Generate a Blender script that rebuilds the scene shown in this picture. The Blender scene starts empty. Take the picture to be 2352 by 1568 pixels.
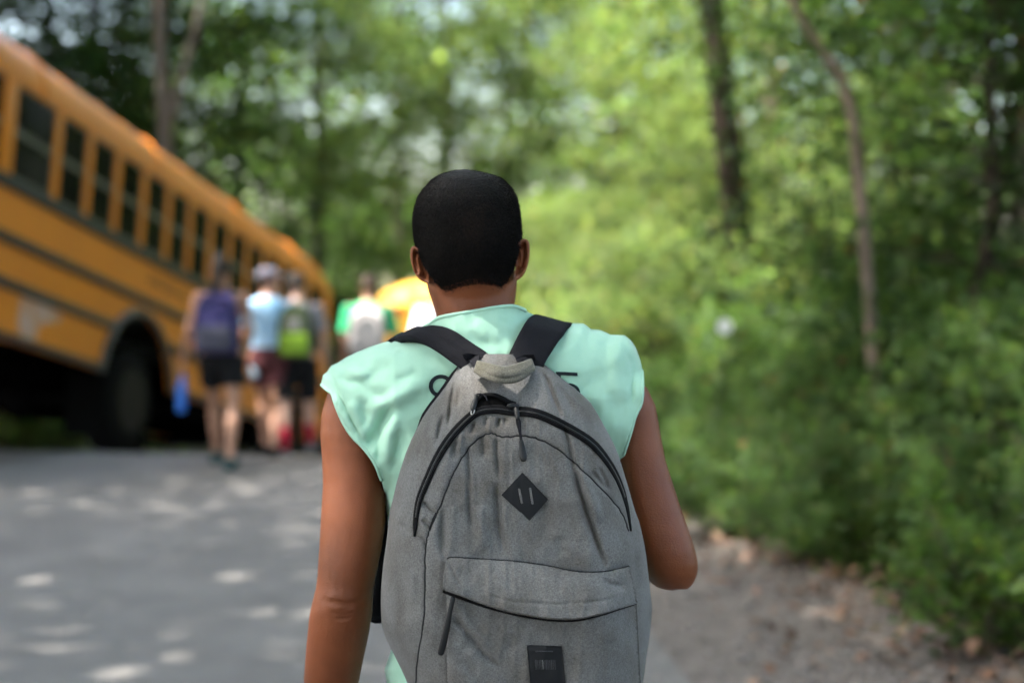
import bpy, bmesh, math, random
import numpy as np
from mathutils import Vector, Matrix
from mathutils.geometry import delaunay_2d_cdt

random.seed(7)
rng = np.random.default_rng(11)
sc = bpy.context.scene
C = sc.collection
R = math.radians

# ------------------------------------------------------------------ camera, sky, sun, exposure
CAM_H, PITCH, LENS = 1.57, 2.79, 50.0
cd = bpy.data.cameras.new('camera'); cam = bpy.data.objects.new('camera', cd); C.objects.link(cam)
cam.location = (0, 0, CAM_H); cam.rotation_euler = (R(90 - PITCH), 0, 0)
cd.lens = LENS; cd.sensor_width = 36; cd.clip_start = 0.05; cd.clip_end = 2000
cd.dof.use_dof = True; cd.dof.focus_distance = 2.04; cd.dof.aperture_fstop = 2.0; cd.dof.aperture_blades = 0
sc.camera = cam

SUN_EL, SUN_AZ = 58.0, -108.0            # azimuth: degrees from +Y (straight ahead) towards +X (right)
w = bpy.data.worlds.new('World'); sc.world = w; w.use_nodes = True
nt = w.node_tree; bg = nt.nodes['Background']
sky = nt.nodes.new('ShaderNodeTexSky'); sky.sky_type = 'NISHITA'; sky.sun_disc = False
sky.sun_elevation = R(SUN_EL); sky.sun_rotation = R(SUN_AZ); sky.air_density = 1.2; sky.dust_density = 4.0; sky.ozone_density = 1.0
nt.links.new(sky.outputs[0], bg.inputs[0]); bg.inputs[1].default_value = 0.15
sd = bpy.data.lights.new('sun', 'SUN'); sun = bpy.data.objects.new('sun', sd); C.objects.link(sun)
sd.energy = 5.0; sd.angle = R(0.55); sd.color = (1.0, 0.95, 0.86)
TOSUN = Vector((math.sin(R(SUN_AZ)) * math.cos(R(SUN_EL)), math.cos(R(SUN_AZ)) * math.cos(R(SUN_EL)), math.sin(R(SUN_EL))))
sun.rotation_euler = TOSUN.to_track_quat('Z', 'Y').to_euler(); sun.location = (8, 8, 30)
vs = sc.view_settings; vs.view_transform = 'Standard'; vs.look = 'None'; vs.exposure = 2.7; vs.gamma = 1.0
sc.render.engine = 'CYCLES'
cy = sc.cycles
cy.use_denoising = True; cy.use_adaptive_sampling = True; cy.adaptive_threshold = .03; cy.adaptive_min_samples = 16
cy.max_bounces = 5; cy.diffuse_bounces = 3; cy.glossy_bounces = 2; cy.transmission_bounces = 4; cy.transparent_max_bounces = 6
cy.caustics_reflective = False; cy.caustics_refractive = False
cy.sample_clamp_indirect = 8.0

# ------------------------------------------------------------------ helpers
FD = 2352 * LENS / 36.0                 # focal length in the measuring units of the photograph (2352 wide)
_c, _s = math.cos(R(PITCH)), math.sin(R(PITCH))
MAN_Y = 2.13
def at(px, py, Y):
    """points seen at (px, py), standing Y metres ahead"""
    px, py, Y = np.broadcast_arrays(np.asarray(px, float), np.asarray(py, float), np.asarray(Y, float))
    a = (px - 1176) / FD; b = (784 - py) / FD
    dx, dy, dz = a, _c + b * _s, -_s + b * _c
    k = Y / dy
    return np.stack([dx * k, dy * k, CAM_H + dz * k], -1)
def M(px, py, d=0.0): return at(px, py, MAN_Y + np.asarray(d, float))
z1 = lambda L: np.array([(882.0 + x * .19921, 790.1 + y * .19921) for x, y in L])
z3 = lambda L: np.array([(1286.0 + x * .2696, 679.9 + y * .2696) for x, y in L])
z4 = lambda L: np.array([(698.2 + x * .2227, 753.4 + y * .2227) for x, y in L])
zh = lambda L: np.array([(872.8 + x * .26371, 349.1 + y * .26371) for x, y in L])
z5 = lambda L: np.array([(716.6 + x * .35938, 679.9 + y * .35938) for x, y in L])
z6 = lambda L: np.array([(679.9 + x * .41406, 1056.6 + y * .41406) for x, y in L])

def mesh(name, V, Fc, mat=None, smooth=True, col=None):
    me = bpy.data.meshes.new(name)
    V = np.asarray(V, float)
    if isinstance(Fc, np.ndarray):
        n, k = Fc.shape
        me.vertices.add(len(V)); me.vertices.foreach_set('co', V.ravel().astype(np.float32))
        me.loops.add(n * k); me.loops.foreach_set('vertex_index', Fc.ravel().astype(np.int32))
        me.polygons.add(n); me.polygons.foreach_set('loop_start', np.arange(0, n * k, k, dtype=np.int32))
        me.update(calc_edges=True); me.validate()
    else:
        me.from_pydata([tuple(v) for v in V], [], [tuple(int(i) for i in f) for f in Fc])
        me.update()
    if smooth: me.polygons.foreach_set('use_smooth', np.ones(len(me.polygons), bool))
    if mat: me.materials.append(mat)
    if col is not None:
        a = me.color_attributes.new('Col', 'FLOAT_COLOR', 'POINT')
        a.data.foreach_set('color', np.concatenate([col, np.ones((len(col), 1))], 1).ravel().astype(np.float32))
    return me
def ob(name, me, parent=None, **kw):
    o = bpy.data.objects.new(name, me); C.objects.link(o)
    if parent: o.parent = parent
    for k, v in kw.items(): o[k] = v
    return o
def empty(name, loc=(0, 0, 0), **kw):
    o = ob(name, None, None, **kw); o.location = loc; o.empty_display_size = .1
    return o
def thing(o, label, cat, group=None):
    o['label'] = label; o['category'] = cat
    if group: o['group'] = group
    return o
def fix(me):
    bm = bmesh.new(); bm.from_mesh(me); bmesh.ops.recalc_face_normals(bm, faces=bm.faces); bm.to_mesh(me); bm.free(); return me
class MB:
    """collects shapes for one mesh"""
    def __init__(s): s.V = []; s.F = []; s.n = 0
    def add(s, V, F):
        V = np.asarray(V, float).reshape(-1, 3)
        s.V.append(V); s.F += [tuple(int(i) + s.n for i in f) for f in F]; s.n += len(V); return s
    def box(s, lo, hi, ch=0.0):
        x0, y0, z0 = lo; x1, y1, z1_ = hi
        if ch <= 0:
            V = [(x0,y0,z0),(x1,y0,z0),(x1,y1,z0),(x0,y1,z0),(x0,y0,z1_),(x1,y0,z1_),(x1,y1,z1_),(x0,y1,z1_)]
            return s.add(V, [(0,3,2,1),(4,5,6,7),(0,1,5,4),(1,2,6,5),(2,3,7,6),(3,0,4,7)])
        bm = bmesh.new(); bmesh.ops.create_cube(bm, size=1)
        for v in bm.verts: v.co = Vector((x0 + (v.co.x + .5) * (x1 - x0), y0 + (v.co.y + .5) * (y1 - y0), z0 + (v.co.z + .5) * (z1_ - z0)))
        bmesh.ops.bevel(bm, geom=bm.edges[:], offset=ch, segments=2, affect='EDGES', profile=.6)
        V = [v.co[:] for v in bm.verts]; F = [[v.index for v in f.verts] for f in bm.faces]; bm.free()
        return s.add(V, F)
    def rings(s, rs, cap=True):
        n = len(rs[0]); V = np.concatenate(rs); F = []
        for i in range(len(rs) - 1):
            for j in range(n):
                k = (j + 1) % n; F.append((i*n+j, i*n+k, (i+1)*n+k, (i+1)*n+j))
        if cap:
            a = len(V); V = np.concatenate([V, [rs[0].mean(0)], [rs[-1].mean(0)]])
            for j in range(n):
                k = (j + 1) % n; F.append((a, k, j)); F.append((a+1, (len(rs)-1)*n+j, (len(rs)-1)*n+k))
        return s.add(V, F)
    def tube(s, P, r, n=12, flat=1.0, upv=(0, 0, 1), cap=True, rnd=True):
        P = np.asarray(P, float); r = np.broadcast_to(np.asarray(r, float), (len(P),)).copy()
        T = np.gradient(P, axis=0); T /= np.linalg.norm(T, axis=1)[:, None] + 1e-12
        if rnd:
            P = np.concatenate([[P[0] - T[0]*r[0]*.75], [P[0] - T[0]*r[0]*.5], P, [P[-1] + T[-1]*r[-1]*.5], [P[-1] + T[-1]*r[-1]*.75]])
            T = np.concatenate([[T[0]]*2, T, [T[-1]]*2]); r = np.concatenate([[r[0]*.35, r[0]*.8], r, [r[-1]*.8, r[-1]*.35]])
        up = np.asarray(upv, float); rs = []; th = np.arange(n) * 2 * np.pi / n
        for i in range(len(P)):
            u = up - T[i] * (up @ T[i])
            if np.linalg.norm(u) < 1e-3: u = np.array([1., 0, 0]) - T[i] * T[i][0]
            u /= np.linalg.norm(u); v = np.cross(T[i], u)
            rs.append(P[i] + r[i] * (np.cos(th)[:, None] * v + flat * np.sin(th)[:, None] * u)); up = u
        return s.rings(rs, cap)
    def lathe(s, prof, n=24, axis='x', c=(0, 0, 0)):
        th = np.arange(n) * 2 * np.pi / n; rs = []
        for a, r in prof:
            q = np.stack([np.full(n, a), r*np.cos(th), r*np.sin(th)], -1)
            if axis == 'z': q = q[:, [1, 2, 0]]
            if axis == 'y': q = q[:, [1, 0, 2]]
            rs.append(q + np.asarray(c, float))
        return s.rings(rs, True)
    def ell(s, c, r, n=16, m=10):
        th = np.arange(n) * 2 * np.pi / n; rs = []
        for k in range(m + 1):
            a = -np.pi/2 + np.pi * (k*.94 + .03*m) / m
            rs.append(np.asarray(c, float) + np.stack([r[0]*np.cos(a)*np.cos(th), r[1]*np.cos(a)*np.sin(th), np.full(n, r[2]*np.sin(a))], -1))
        return s.rings(rs, True)
    def plate(s, out, x0, x1, hole=None):
        """outline in (y, z) extruded from x0 to x1"""
        V2 = [Vector(p) for p in out]; n = len(V2)
        r = delaunay_2d_cdt(V2, [(i, (i+1) % n) for i in range(n)], [], 1, 1e-5)
        P = [(p.x, p.y) for p in r[0]]; k = len(P)
        V = [(x0, a, b) for a, b in P] + [(x1, a, b) for a, b in P]
        F = [tuple(f) for f in r[2]] + [tuple(i + k for i in reversed(f)) for f in r[2]]
        for i in range(n): j = (i + 1) % n; F.append((i, j, j + k, i + k))
        return s.add(V, F)
    def build(s, name, mat, parent=None, smooth=True, angle=None, **kw):
        me = fix(mesh(name, np.concatenate(s.V), s.F, mat, smooth))
        if angle is not None:
            me.set_sharp_from_angle(angle=R(angle))
        return ob(name, me, parent, **kw)
    def data(s, name, mat, smooth=True, angle=None):
        me = fix(mesh(name, np.concatenate(s.V), s.F, mat, smooth))
        if angle is not None: me.set_sharp_from_angle(angle=R(angle))
        return me
def evald(o):
    dg = bpy.context.evaluated_depsgraph_get(); dg.update()
    me = bpy.data.meshes.new_from_object(o.evaluated_get(dg)); return me
def remesh(mb, name, voxel, smooth_it, mat):
    """one continuous skin round overlapping closed shapes"""
    o = ob('tmp', fix(mesh('tmp', np.concatenate(mb.V), mb.F)))
    m = o.modifiers.new('r', 'REMESH'); m.mode = 'VOXEL'; m.voxel_size = voxel; m.use_smooth_shade = True
    if smooth_it:
        k = o.modifiers.new('s', 'SMOOTH'); k.factor = .5; k.iterations = smooth_it
    me = evald(o); old = o.data
    bpy.data.objects.remove(o); bpy.data.meshes.remove(old)
    me.name = name; me.materials.clear(); me.materials.append(mat)
    me.polygons.foreach_set('use_smooth', np.ones(len(me.polygons), bool))
    return me
def getv(me):
    a = np.empty(len(me.vertices) * 3, np.float32); me.vertices.foreach_get('co', a); return a.reshape(-1, 3).astype(float)
def setv(me, V): me.vertices.foreach_set('co', V.ravel().astype(np.float32)); me.update()
def dens(P, step):
    P = np.asarray(P, float); out = []
    for a, b in zip(P[:-1], P[1:]):
        n = max(1, int(round(np.linalg.norm(b - a) / step)))
        out += [a + (b - a) * i / n for i in range(n)]
    return np.array(out + [P[-1]])
def smoothline(P, it=2):
    P = np.asarray(P, float)
    for _ in range(it):
        Q = [P[0]]
        for a, b in zip(P[:-1], P[1:]): Q += [a*.75 + b*.25, a*.25 + b*.75]
        P = np.array(Q + [P[-1]])
    return P
def segdist(X, Y, P):
    """distance from points to a polyline, and position 0..1 along it"""
    X = np.asarray(X, float); best = np.full(X.shape, 1e9); pos = np.zeros(X.shape)
    P = np.asarray(P, float); L = np.concatenate([[0], np.cumsum(np.linalg.norm(np.diff(P, axis=0), axis=1))]); tot = L[-1] + 1e-9
    for i in range(len(P) - 1):
        a, b = P[i], P[i+1]; d = b - a; q = d @ d + 1e-12
        t = np.clip(((X - a[0])*d[0] + (Y - a[1])*d[1]) / q, 0, 1)
        e = np.hypot(X - a[0] - t*d[0], Y - a[1] - t*d[1]); m = e < best
        best = np.where(m, e, best); pos = np.where(m, (L[i] + t*math.sqrt(q)) / tot, pos)
    return best, pos
def inside(X, Y, P):
    X = np.asarray(X, float); r = np.zeros(X.shape, bool); P = np.asarray(P, float); n = len(P)
    for i in range(n):
        x0, y0 = P[i]; x1, y1 = P[(i+1) % n]
        if y0 == y1: continue
        m = (Y > min(y0, y1)) & (Y <= max(y0, y1)) & (X < (x1 - x0) * (Y - y0) / (y1 - y0) + x0); r ^= m
    return r
def sheet2d(out, step, jitter=.15):
    """a fine triangulation of an outline"""
    out = np.asarray(out, float); b = dens(np.concatenate([out, out[:1]]), step)[:-1]
    xs = np.arange(b[:, 0].min(), b[:, 0].max(), step); ys = np.arange(b[:, 1].min(), b[:, 1].max(), step * .87)
    g = []
    for i, y in enumerate(ys): g.append(np.stack([xs + (i % 2) * step * .5, np.full(len(xs), y)], -1))
    g = np.concatenate(g); d, _ = segdist(g[:, 0], g[:, 1], np.concatenate([b, b[:1]]))
    g = g[inside(g[:, 0], g[:, 1], b) & (d > step * .55)]
    n = len(b)
    r = delaunay_2d_cdt([Vector(p) for p in np.concatenate([b, g])], [(i, (i+1) % n) for i in range(n)], [], 1, 1e-6)
    return np.array([p[:] for p in r[0]]), np.array([f for f in r[2]]), n
sstep = lambda x, a, b: (lambda t: t*t*(3 - 2*t))(np.clip((np.asarray(x, float) - a) / (b - a), 0, 1))

# ------------------------------------------------------------------ materials
def mat(name, col, rough=.7, spec=.3, vary=None, scale=20, bump=0, bscale=200, metal=0, coat=0, sheen=0, detail=4, stretch=None, sss=0):
    m = bpy.data.materials.new(name); m.use_nodes = True; t = m.node_tree; N, L = t.nodes, t.links
    p = N['Principled BSDF']
    p.inputs['Base Color'].default_value = (*col, 1); p.inputs['Roughness'].default_value = rough
    p.inputs['Specular IOR Level'].default_value = spec; p.inputs['Metallic'].default_value = metal
    p.inputs['Coat Weight'].default_value = coat; p.inputs['Coat Roughness'].default_value = .15
    p.inputs['Sheen Weight'].default_value = sheen; p.inputs['Sheen Roughness'].default_value = .5
    if sss:
        p.inputs['Subsurface Weight'].default_value = sss; p.inputs['Subsurface Radius'].default_value = (.012, .004, .002); p.inputs['Subsurface Scale'].default_value = 1
    tc = N.new('ShaderNodeTexCoord'); src = tc.outputs['Object']
    if stretch:
        mp = N.new('ShaderNodeMapping'); mp.inputs['Scale'].default_value = stretch; L.new(src, mp.inputs[0]); src = mp.outputs[0]
    if vary:
        n = N.new('ShaderNodeTexNoise'); n.inputs['Scale'].default_value = scale; n.inputs['Detail'].default_value = detail; n.inputs['Roughness'].default_value = .65
        L.new(src, n.inputs['Vector'])
        r = N.new('ShaderNodeValToRGB'); r.color_ramp.elements[0].position = .3; r.color_ramp.elements[1].position = .7
        r.color_ramp.elements[0].color = (*col, 1); r.color_ramp.elements[1].color = (*vary, 1)
        L.new(n.outputs['Fac'], r.inputs[0]); L.new(r.outputs[0], p.inputs['Base Color'])
    if bump:
        n = N.new('ShaderNodeTexNoise'); n.inputs['Scale'].default_value = bscale; n.inputs['Detail'].default_value = 3
        L.new(src, n.inputs['Vector'])
        b = N.new('ShaderNodeBump'); b.inputs['Strength'].default_value = bump; b.inputs['Distance'].default_value = .01
        L.new(n.outputs['Fac'], b.inputs['Height']); L.new(b.outputs[0], p.inputs['Normal'])
    return m
def leafmat(name, trans=.6, tint=(1.25, 1.35, .75), gloss=.012):
    m = bpy.data.materials.new(name); m.use_nodes = True; t = m.node_tree; N, L = t.nodes, t.links
    N.remove(N['Principled BSDF']); out = N['Material Output']
    a = N.new('ShaderNodeVertexColor'); a.layer_name = 'Col'
    oi = N.new('ShaderNodeObjectInfo')
    hs = N.new('ShaderNodeHueSaturation'); L.new(a.outputs[0], hs.inputs['Color'])
    mr = N.new('ShaderNodeMapRange'); L.new(oi.outputs['Random'], mr.inputs[0]); mr.inputs[3].default_value = .78; mr.inputs[4].default_value = 1.25
    L.new(mr.outputs[0], hs.inputs['Value'])
    d = N.new('ShaderNodeBsdfDiffuse'); L.new(hs.outputs[0], d.inputs[0])
    tr = N.new('ShaderNodeBsdfTranslucent')
    mx = N.new('ShaderNodeMix'); mx.data_type = 'RGBA'; mx.blend_type = 'MULTIPLY'; mx.inputs[0].default_value = 1
    L.new(hs.outputs[0], mx.inputs[6]); mx.inputs[7].default_value = (*tint, 1); L.new(mx.outputs[2], tr.inputs[0])
    g = N.new('ShaderNodeBsdfGlossy'); g.inputs['Roughness'].default_value = .6; g.inputs[0].default_value = (.9, .95, 1, 1)
    s1 = N.new('ShaderNodeMixShader'); s1.inputs[0].default_value = trans; L.new(d.outputs[0], s1.inputs[1]); L.new(tr.outputs[0], s1.inputs[2])
    s2 = N.new('ShaderNodeMixShader'); s2.inputs[0].default_value = gloss; L.new(s1.outputs[0], s2.inputs[1]); L.new(g.outputs[0], s2.inputs[2])
    L.new(s2.outputs[0], out.inputs[0]); return m
def glassmat(name, tint=(.006, .007, .007), see=.35):
    m = bpy.data.materials.new(name); m.use_nodes = True; t = m.node_tree; N, L = t.nodes, t.links
    p = N['Principled BSDF']; p.inputs['Base Color'].default_value = (*tint, 1); p.inputs['Roughness'].default_value = .06; p.inputs['Specular IOR Level'].default_value = .2; p.inputs['IOR'].default_value = 1.18
    tr = N.new('ShaderNodeBsdfTransparent'); tr.inputs[0].default_value = (.55, .6, .58, 1)
    mx = N.new('ShaderNodeMixShader'); mx.inputs[0].default_value = see
    L.new(p.outputs[0], mx.inputs[1]); L.new(tr.outputs[0], mx.inputs[2]); L.new(mx.outputs[0], N['Material Output'].inputs[0]); return m
def heather(name, dark, light, warm):
    """woven melange cloth: light and dark yarns crossing, slightly soiled"""
    m = bpy.data.materials.new(name); m.use_nodes = True; t = m.node_tree; N, L = t.nodes, t.links
    p = N['Principled BSDF']; p.inputs['Roughness'].default_value = .92; p.inputs['Specular IOR Level'].default_value = .12
    p.inputs['Sheen Weight'].default_value = .15
    tc = N.new('ShaderNodeTexCoord'); outs = []
    for sx, sz in ((260, 1500), (1500, 260)):
        mp = N.new('ShaderNodeMapping'); mp.inputs['Scale'].default_value = (sx, 300, sz); L.new(tc.outputs['Object'], mp.inputs[0])
        n = N.new('ShaderNodeTexNoise'); n.inputs['Scale'].default_value = 1; n.inputs['Detail'].default_value = 2; L.new(mp.outputs[0], n.inputs['Vector']); outs.append(n.outputs['Fac'])
    ad = N.new('ShaderNodeMath'); ad.operation = 'ADD'; L.new(outs[0], ad.inputs[0]); L.new(outs[1], ad.inputs[1])
    r = N.new('ShaderNodeMapRange'); r.inputs[1].default_value = .72; r.inputs[2].default_value = 1.28; L.new(ad.outputs[0], r.inputs[0])
    mx = N.new('ShaderNodeMix'); mx.data_type = 'RGBA'; L.new(r.outputs[0], mx.inputs[0]); mx.inputs[6].default_value = (*dark, 1); mx.inputs[7].default_value = (*light, 1)
    n2 = N.new('ShaderNodeTexNoise'); n2.inputs['Scale'].default_value = 14; n2.inputs['Detail'].default_value = 5; L.new(tc.outputs['Object'], n2.inputs['Vector'])
    rr = N.new('ShaderNodeMapRange'); rr.inputs[1].default_value = .42; rr.inputs[2].default_value = .72; L.new(n2.outputs['Fac'], rr.inputs[0])
    m2 = N.new('ShaderNodeMix'); m2.data_type = 'RGBA'; m2.blend_type = 'MULTIPLY'; L.new(rr.outputs[0], m2.inputs[0]); L.new(mx.outputs[2], m2.inputs[6]); m2.inputs[7].default_value = (*warm, 1)
    L.new(m2.outputs[2], p.inputs['Base Color'])
    b = N.new('ShaderNodeBump'); b.inputs['Strength'].default_value = .35; b.inputs['Distance'].default_value = .001; L.new(ad.outputs[0], b.inputs['Height']); L.new(b.outputs[0], p.inputs['Normal'])
    return m
K = {}
K['asphalt'] = mat('asphalt', (.115, .108, .104), .9, .2, (.175, .164, .156), 1.6, .35, 90, detail=8)
K['ground'] = mat('forest_soil', (.045, .038, .022), .95, .1, (.085, .075, .042), 2.5, .6, 25, detail=8)
K['gravel'] = mat('gravel', (.105, .09, .08), .95, .1, (.185, .16, .145), 9, .8, 60, detail=8)
K['stone'] = mat('stone', (.15, .13, .12), .9, .2, (.28, .25, .23), 30)
K['hair_thin'] = mat('thin_brown_hair', (.022, .013, .009), .8, .25)
K['bark_dark'] = mat('dark_bark', (.020, .015, .012), .95, .05, (.042, .033, .026), 12, .9, 30, stretch=(3, 3, .5))
K['bark_grey'] = mat('grey_bark', (.055, .048, .04), .95, .1, (.10, .09, .075), 12, .8, 30, stretch=(3, 3, .5))
K['bark_tan'] = mat('tan_bark', (.10, .075, .06), .9, .1, (.16, .125, .10), 14, .6, 30, stretch=(3, 3, .6))
K['leaf'] = leafmat('leaf')
K['litter'] = leafmat('dead_leaf', .15, (1.1, .9, .7), .03)
K['bus_yellow'] = mat('bus_yellow_paint', (.64, .19, .003), .45, .4, (.56, .16, .003), 1.5, coat=.08)
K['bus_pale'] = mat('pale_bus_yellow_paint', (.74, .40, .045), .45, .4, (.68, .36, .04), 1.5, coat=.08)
K['bus_black'] = mat('black_rubber_rail', (.018, .018, .02), .5, .4)
K['bus_dark'] = mat('dark_underbody', (.004, .004, .004), 1, 0)
K['bus_inner'] = mat('dark_cabin', (.008, .008, .008), 1, .0)
K['seat_green'] = mat('dark_green_vinyl', (.02, .032, .026), .6, .3)
K['glass'] = glassmat('bus_glass')
K['alu'] = mat('window_aluminium', (.09, .085, .075), .5, .5, metal=.4)
K['tyre'] = mat('tyre_rubber', (.007, .007, .007), .95, .06, bump=.2, bscale=60)
K['rim'] = mat('dark_steel_rim', (.006, .006, .007), .7, .2, metal=.3)
K['white'] = mat('white_paint', (.8, .8, .8), .5, .3)
K['red'] = mat('red_lamp', (.45, .01, .01), .3, .5)
K['skin_man'] = mat('brown_skin', (.130, .036, .012), .50, .30, (.200, .060, .022), 6, .12, 420, sss=.06)
K['hair'] = mat('black_hair', (.0035, .0032, .0035), .75, .18, (.011, .0085, .0075), 70, 1.0, 300)
K['mint'] = mat('mint_cotton', (.335, .565, .435), .92, .08, (.36, .59, .46), 40, .12, 900, sheen=.2)
K['print'] = mat('charcoal_print', (.018, .024, .028), .85, .1)
K['heather'] = heather('grey_heather_cloth', (.072, .0705, .0695), (.172, .169, .167), (.66, .61, .56))
K['olive'] = heather('grey_olive_cloth', (.05, .047, .038), (.135, .128, .105), (.6, .57, .45))
K['black_web'] = mat('black_webbing', (.007, .007, .0095), .85, .15, (.010, .010, .0135), 60, .35, 500)
K['black_zip'] = mat('black_zipper_tape', (.004, .004, .005), .85, .12, bump=.4, bscale=900)
K['black_pl'] = mat('black_plastic', (.007, .0075, .009), .45, .3)
K['patch'] = mat('black_leather_patch', (.006, .0065, .008), .65, .22, bump=.15, bscale=600)
K['thread'] = mat('dark_thread', (.02, .02, .022), .9, .1)
K['metal'] = mat('dull_metal', (.25, .25, .25), .4, .5, metal=1)
K['denim'] = mat('denim', (.05, .07, .12), .9, .1, (.07, .09, .15), 60, .2, 500)

# ------------------------------------------------------------------ terrain
PSI, PHI = 0.15634, 0.20591            # heading and downhill pitch of the bus (and of the lane it stands on)
U = np.array([math.sin(PSI)*math.cos(PHI), math.cos(PSI)*math.cos(PHI), -math.sin(PHI)])
RT = np.array([math.cos(PSI), -math.sin(PSI), 0.0]); UP = np.cross(RT, U)
BUS_A = np.array([-3.55018, 14.0, 0.44206])          # lower edge of the bus side panel, 14 m ahead
GH = .70                                              # height of that edge above the lane
G0 = BUS_A - GH * UP
def hgt(X, Y):
    X = np.asarray(X, float); Y = np.asarray(Y, float)
    pl = G0[2] - math.tan(PHI) * (math.sin(PSI)*(X - G0[0]) + math.cos(PSI)*(Y - G0[1]))
    fl = -2.3 + .55 * sstep(X, -2.2, -.4)
    k = .06; z = -k * np.log(np.exp(np.clip(-pl/k, -60, 60)) + 1)           # soft minimum of 0 and the falling lane
    z = fl + .15 * np.log1p(np.exp(np.clip((z - fl) / .15, -60, 60)))
    bank = sstep(X, 1.5, 5.0)
    z = z * (1 - sstep(X, 1.0, 3.2)) + bank * .35 + .05*np.sin(X*1.7 + 1)*np.cos(Y*1.3)*sstep(np.abs(X - .8), 1.0, 3)*sstep(X, 1.2, 3)
    z = z + sstep(X, -8.5, -16) * 1.0
    return z
def grid_sheet(name, xs, ys, m, dz=0.0, **kw):
    X, Y = np.meshgrid(xs, ys); Z = hgt(X, Y) + dz; nx = len(xs)
    i = np.arange(len(ys)-1)[:, None] * nx + np.arange(nx - 1)[None, :]
    Fq = np.stack([i, i+1, i+1+nx, i+nx], -1).reshape(-1, 4)
    return ob(name, mesh(name, np.stack([X, Y, Z], -1).reshape(-1, 3), Fq, m), None, **kw)
nu = lambda *p: np.unique(np.concatenate([np.linspace(a, b, n) for a, b, n in p]))
grid_sheet('ground', nu((-900, -40, 12), (-40, -10, 20), (-10, 12, 110), (12, 40, 20), (40, 900, 12)),
           nu((-600, -20, 10), (-20, 4, 20), (4, 30, 130), (30, 60, 20), (60, 1200, 16)), K['ground'], -.03, kind='structure')
def strip(name, left, right, m, dz, n=24, **kw):
    """a sheet between two edge lines (x, y) laid on the terrain"""
    A = dens(left, .25); B_ = np.stack([np.interp(A[:, 1], np.array(right)[:, 1], np.array(right)[:, 0]), A[:, 1]], -1)
    t = np.linspace(0, 1, n); P = A[:, None] * (1 - t)[None, :, None] + B_[:, None] * t[None, :, None]
    X, Y = P[..., 0], P[..., 1]; Z = hgt(X, Y) + dz
    i = np.arange(len(A)-1)[:, None] * n + np.arange(n - 1)[None, :]
    Fq = np.stack([i, i+1, i+1+n, i+n], -1).reshape(-1, 4)
    return ob(name, mesh(name, np.stack([X, Y, Z], -1).reshape(-1, 3), Fq, m), None, **kw)
redge = [(.95, -12), (.85, 0), (.72, 5.0), (.60, 6.2), (.66, 7.6), (.50, 9), (.65, 11), (.75, 13), (1.0, 18), (1.6, 26), (3.4, 31.5)]
strip('gravel_shoulder', [(x - .45, y) for x, y in redge], [(2.5, -12), (2.3, 0), (1.95, 5.2), (2.15, 6.4), (1.75, 7.5), (1.9, 8.6), (1.5, 10), (1.6, 13), (1.9, 20), (4.0, 31.5)], K['gravel'], -.012, 30, kind='structure')
strip('road', [(-6.3, -12), (-6.4, 0), (-6.9, 11), (-6.8, 14), (-5.9, 17), (-5.2, 24), (-3.0, 31.5)], redge, K['asphalt'], 0.0, 60, kind='structure')

def scatter_leaves(P, L, up=.8, wid=.30, fold=.12, cols=None, droop=0.0):
    """one folded four-cornered leaf at each point"""
    n = len(P); L = np.broadcast_to(L, (n,))
    d = rng.normal(size=(n, 3)); d[:, 2] = d[:, 2]*.45 - droop; d /= np.linalg.norm(d, axis=1)[:, None]
    nn = rng.normal(size=(n, 3)) * (1 - up) + np.array([0, 0, 1]) * up
    sdir = np.cross(nn, d); sdir /= np.linalg.norm(sdir, axis=1)[:, None] + 1e-9
    nn = np.cross(d, sdir)
    a = P; b = P + d*(L*.45)[:, None] + sdir*(L*wid)[:, None] + nn*(L*fold)[:, None]
    c = P + d*L[:, None]; e = P + d*(L*.45)[:, None] - sdir*(L*wid)[:, None] + nn*(L*fold)[:, None]
    V = np.stack([a, b, c, e], 1).reshape(-1, 3); Fq = np.arange(4*n).reshape(-1, 4)
    return V, Fq, np.repeat(cols, 4, 0) if cols is not None else None
def leafcols(n, base, var=.25, yellow=.25, rust=.0):
    base = np.array(base); k = 1 + var * rng.normal(size=(n, 1)); c = base * np.clip(k, .45, 1.7)
    yv = (rng.random((n, 1)) < yellow) * rng.random((n, 1)); c = c * (1 + yv * np.array([.9, .35, 0]))
    if rust > 0:
        m = rng.random(n) < rust; c[m] = np.array([.16, .055, .02]) * rng.uniform(.6, 1.4, (m.sum(), 1))
    return np.clip(c, .004, .6)

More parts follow.
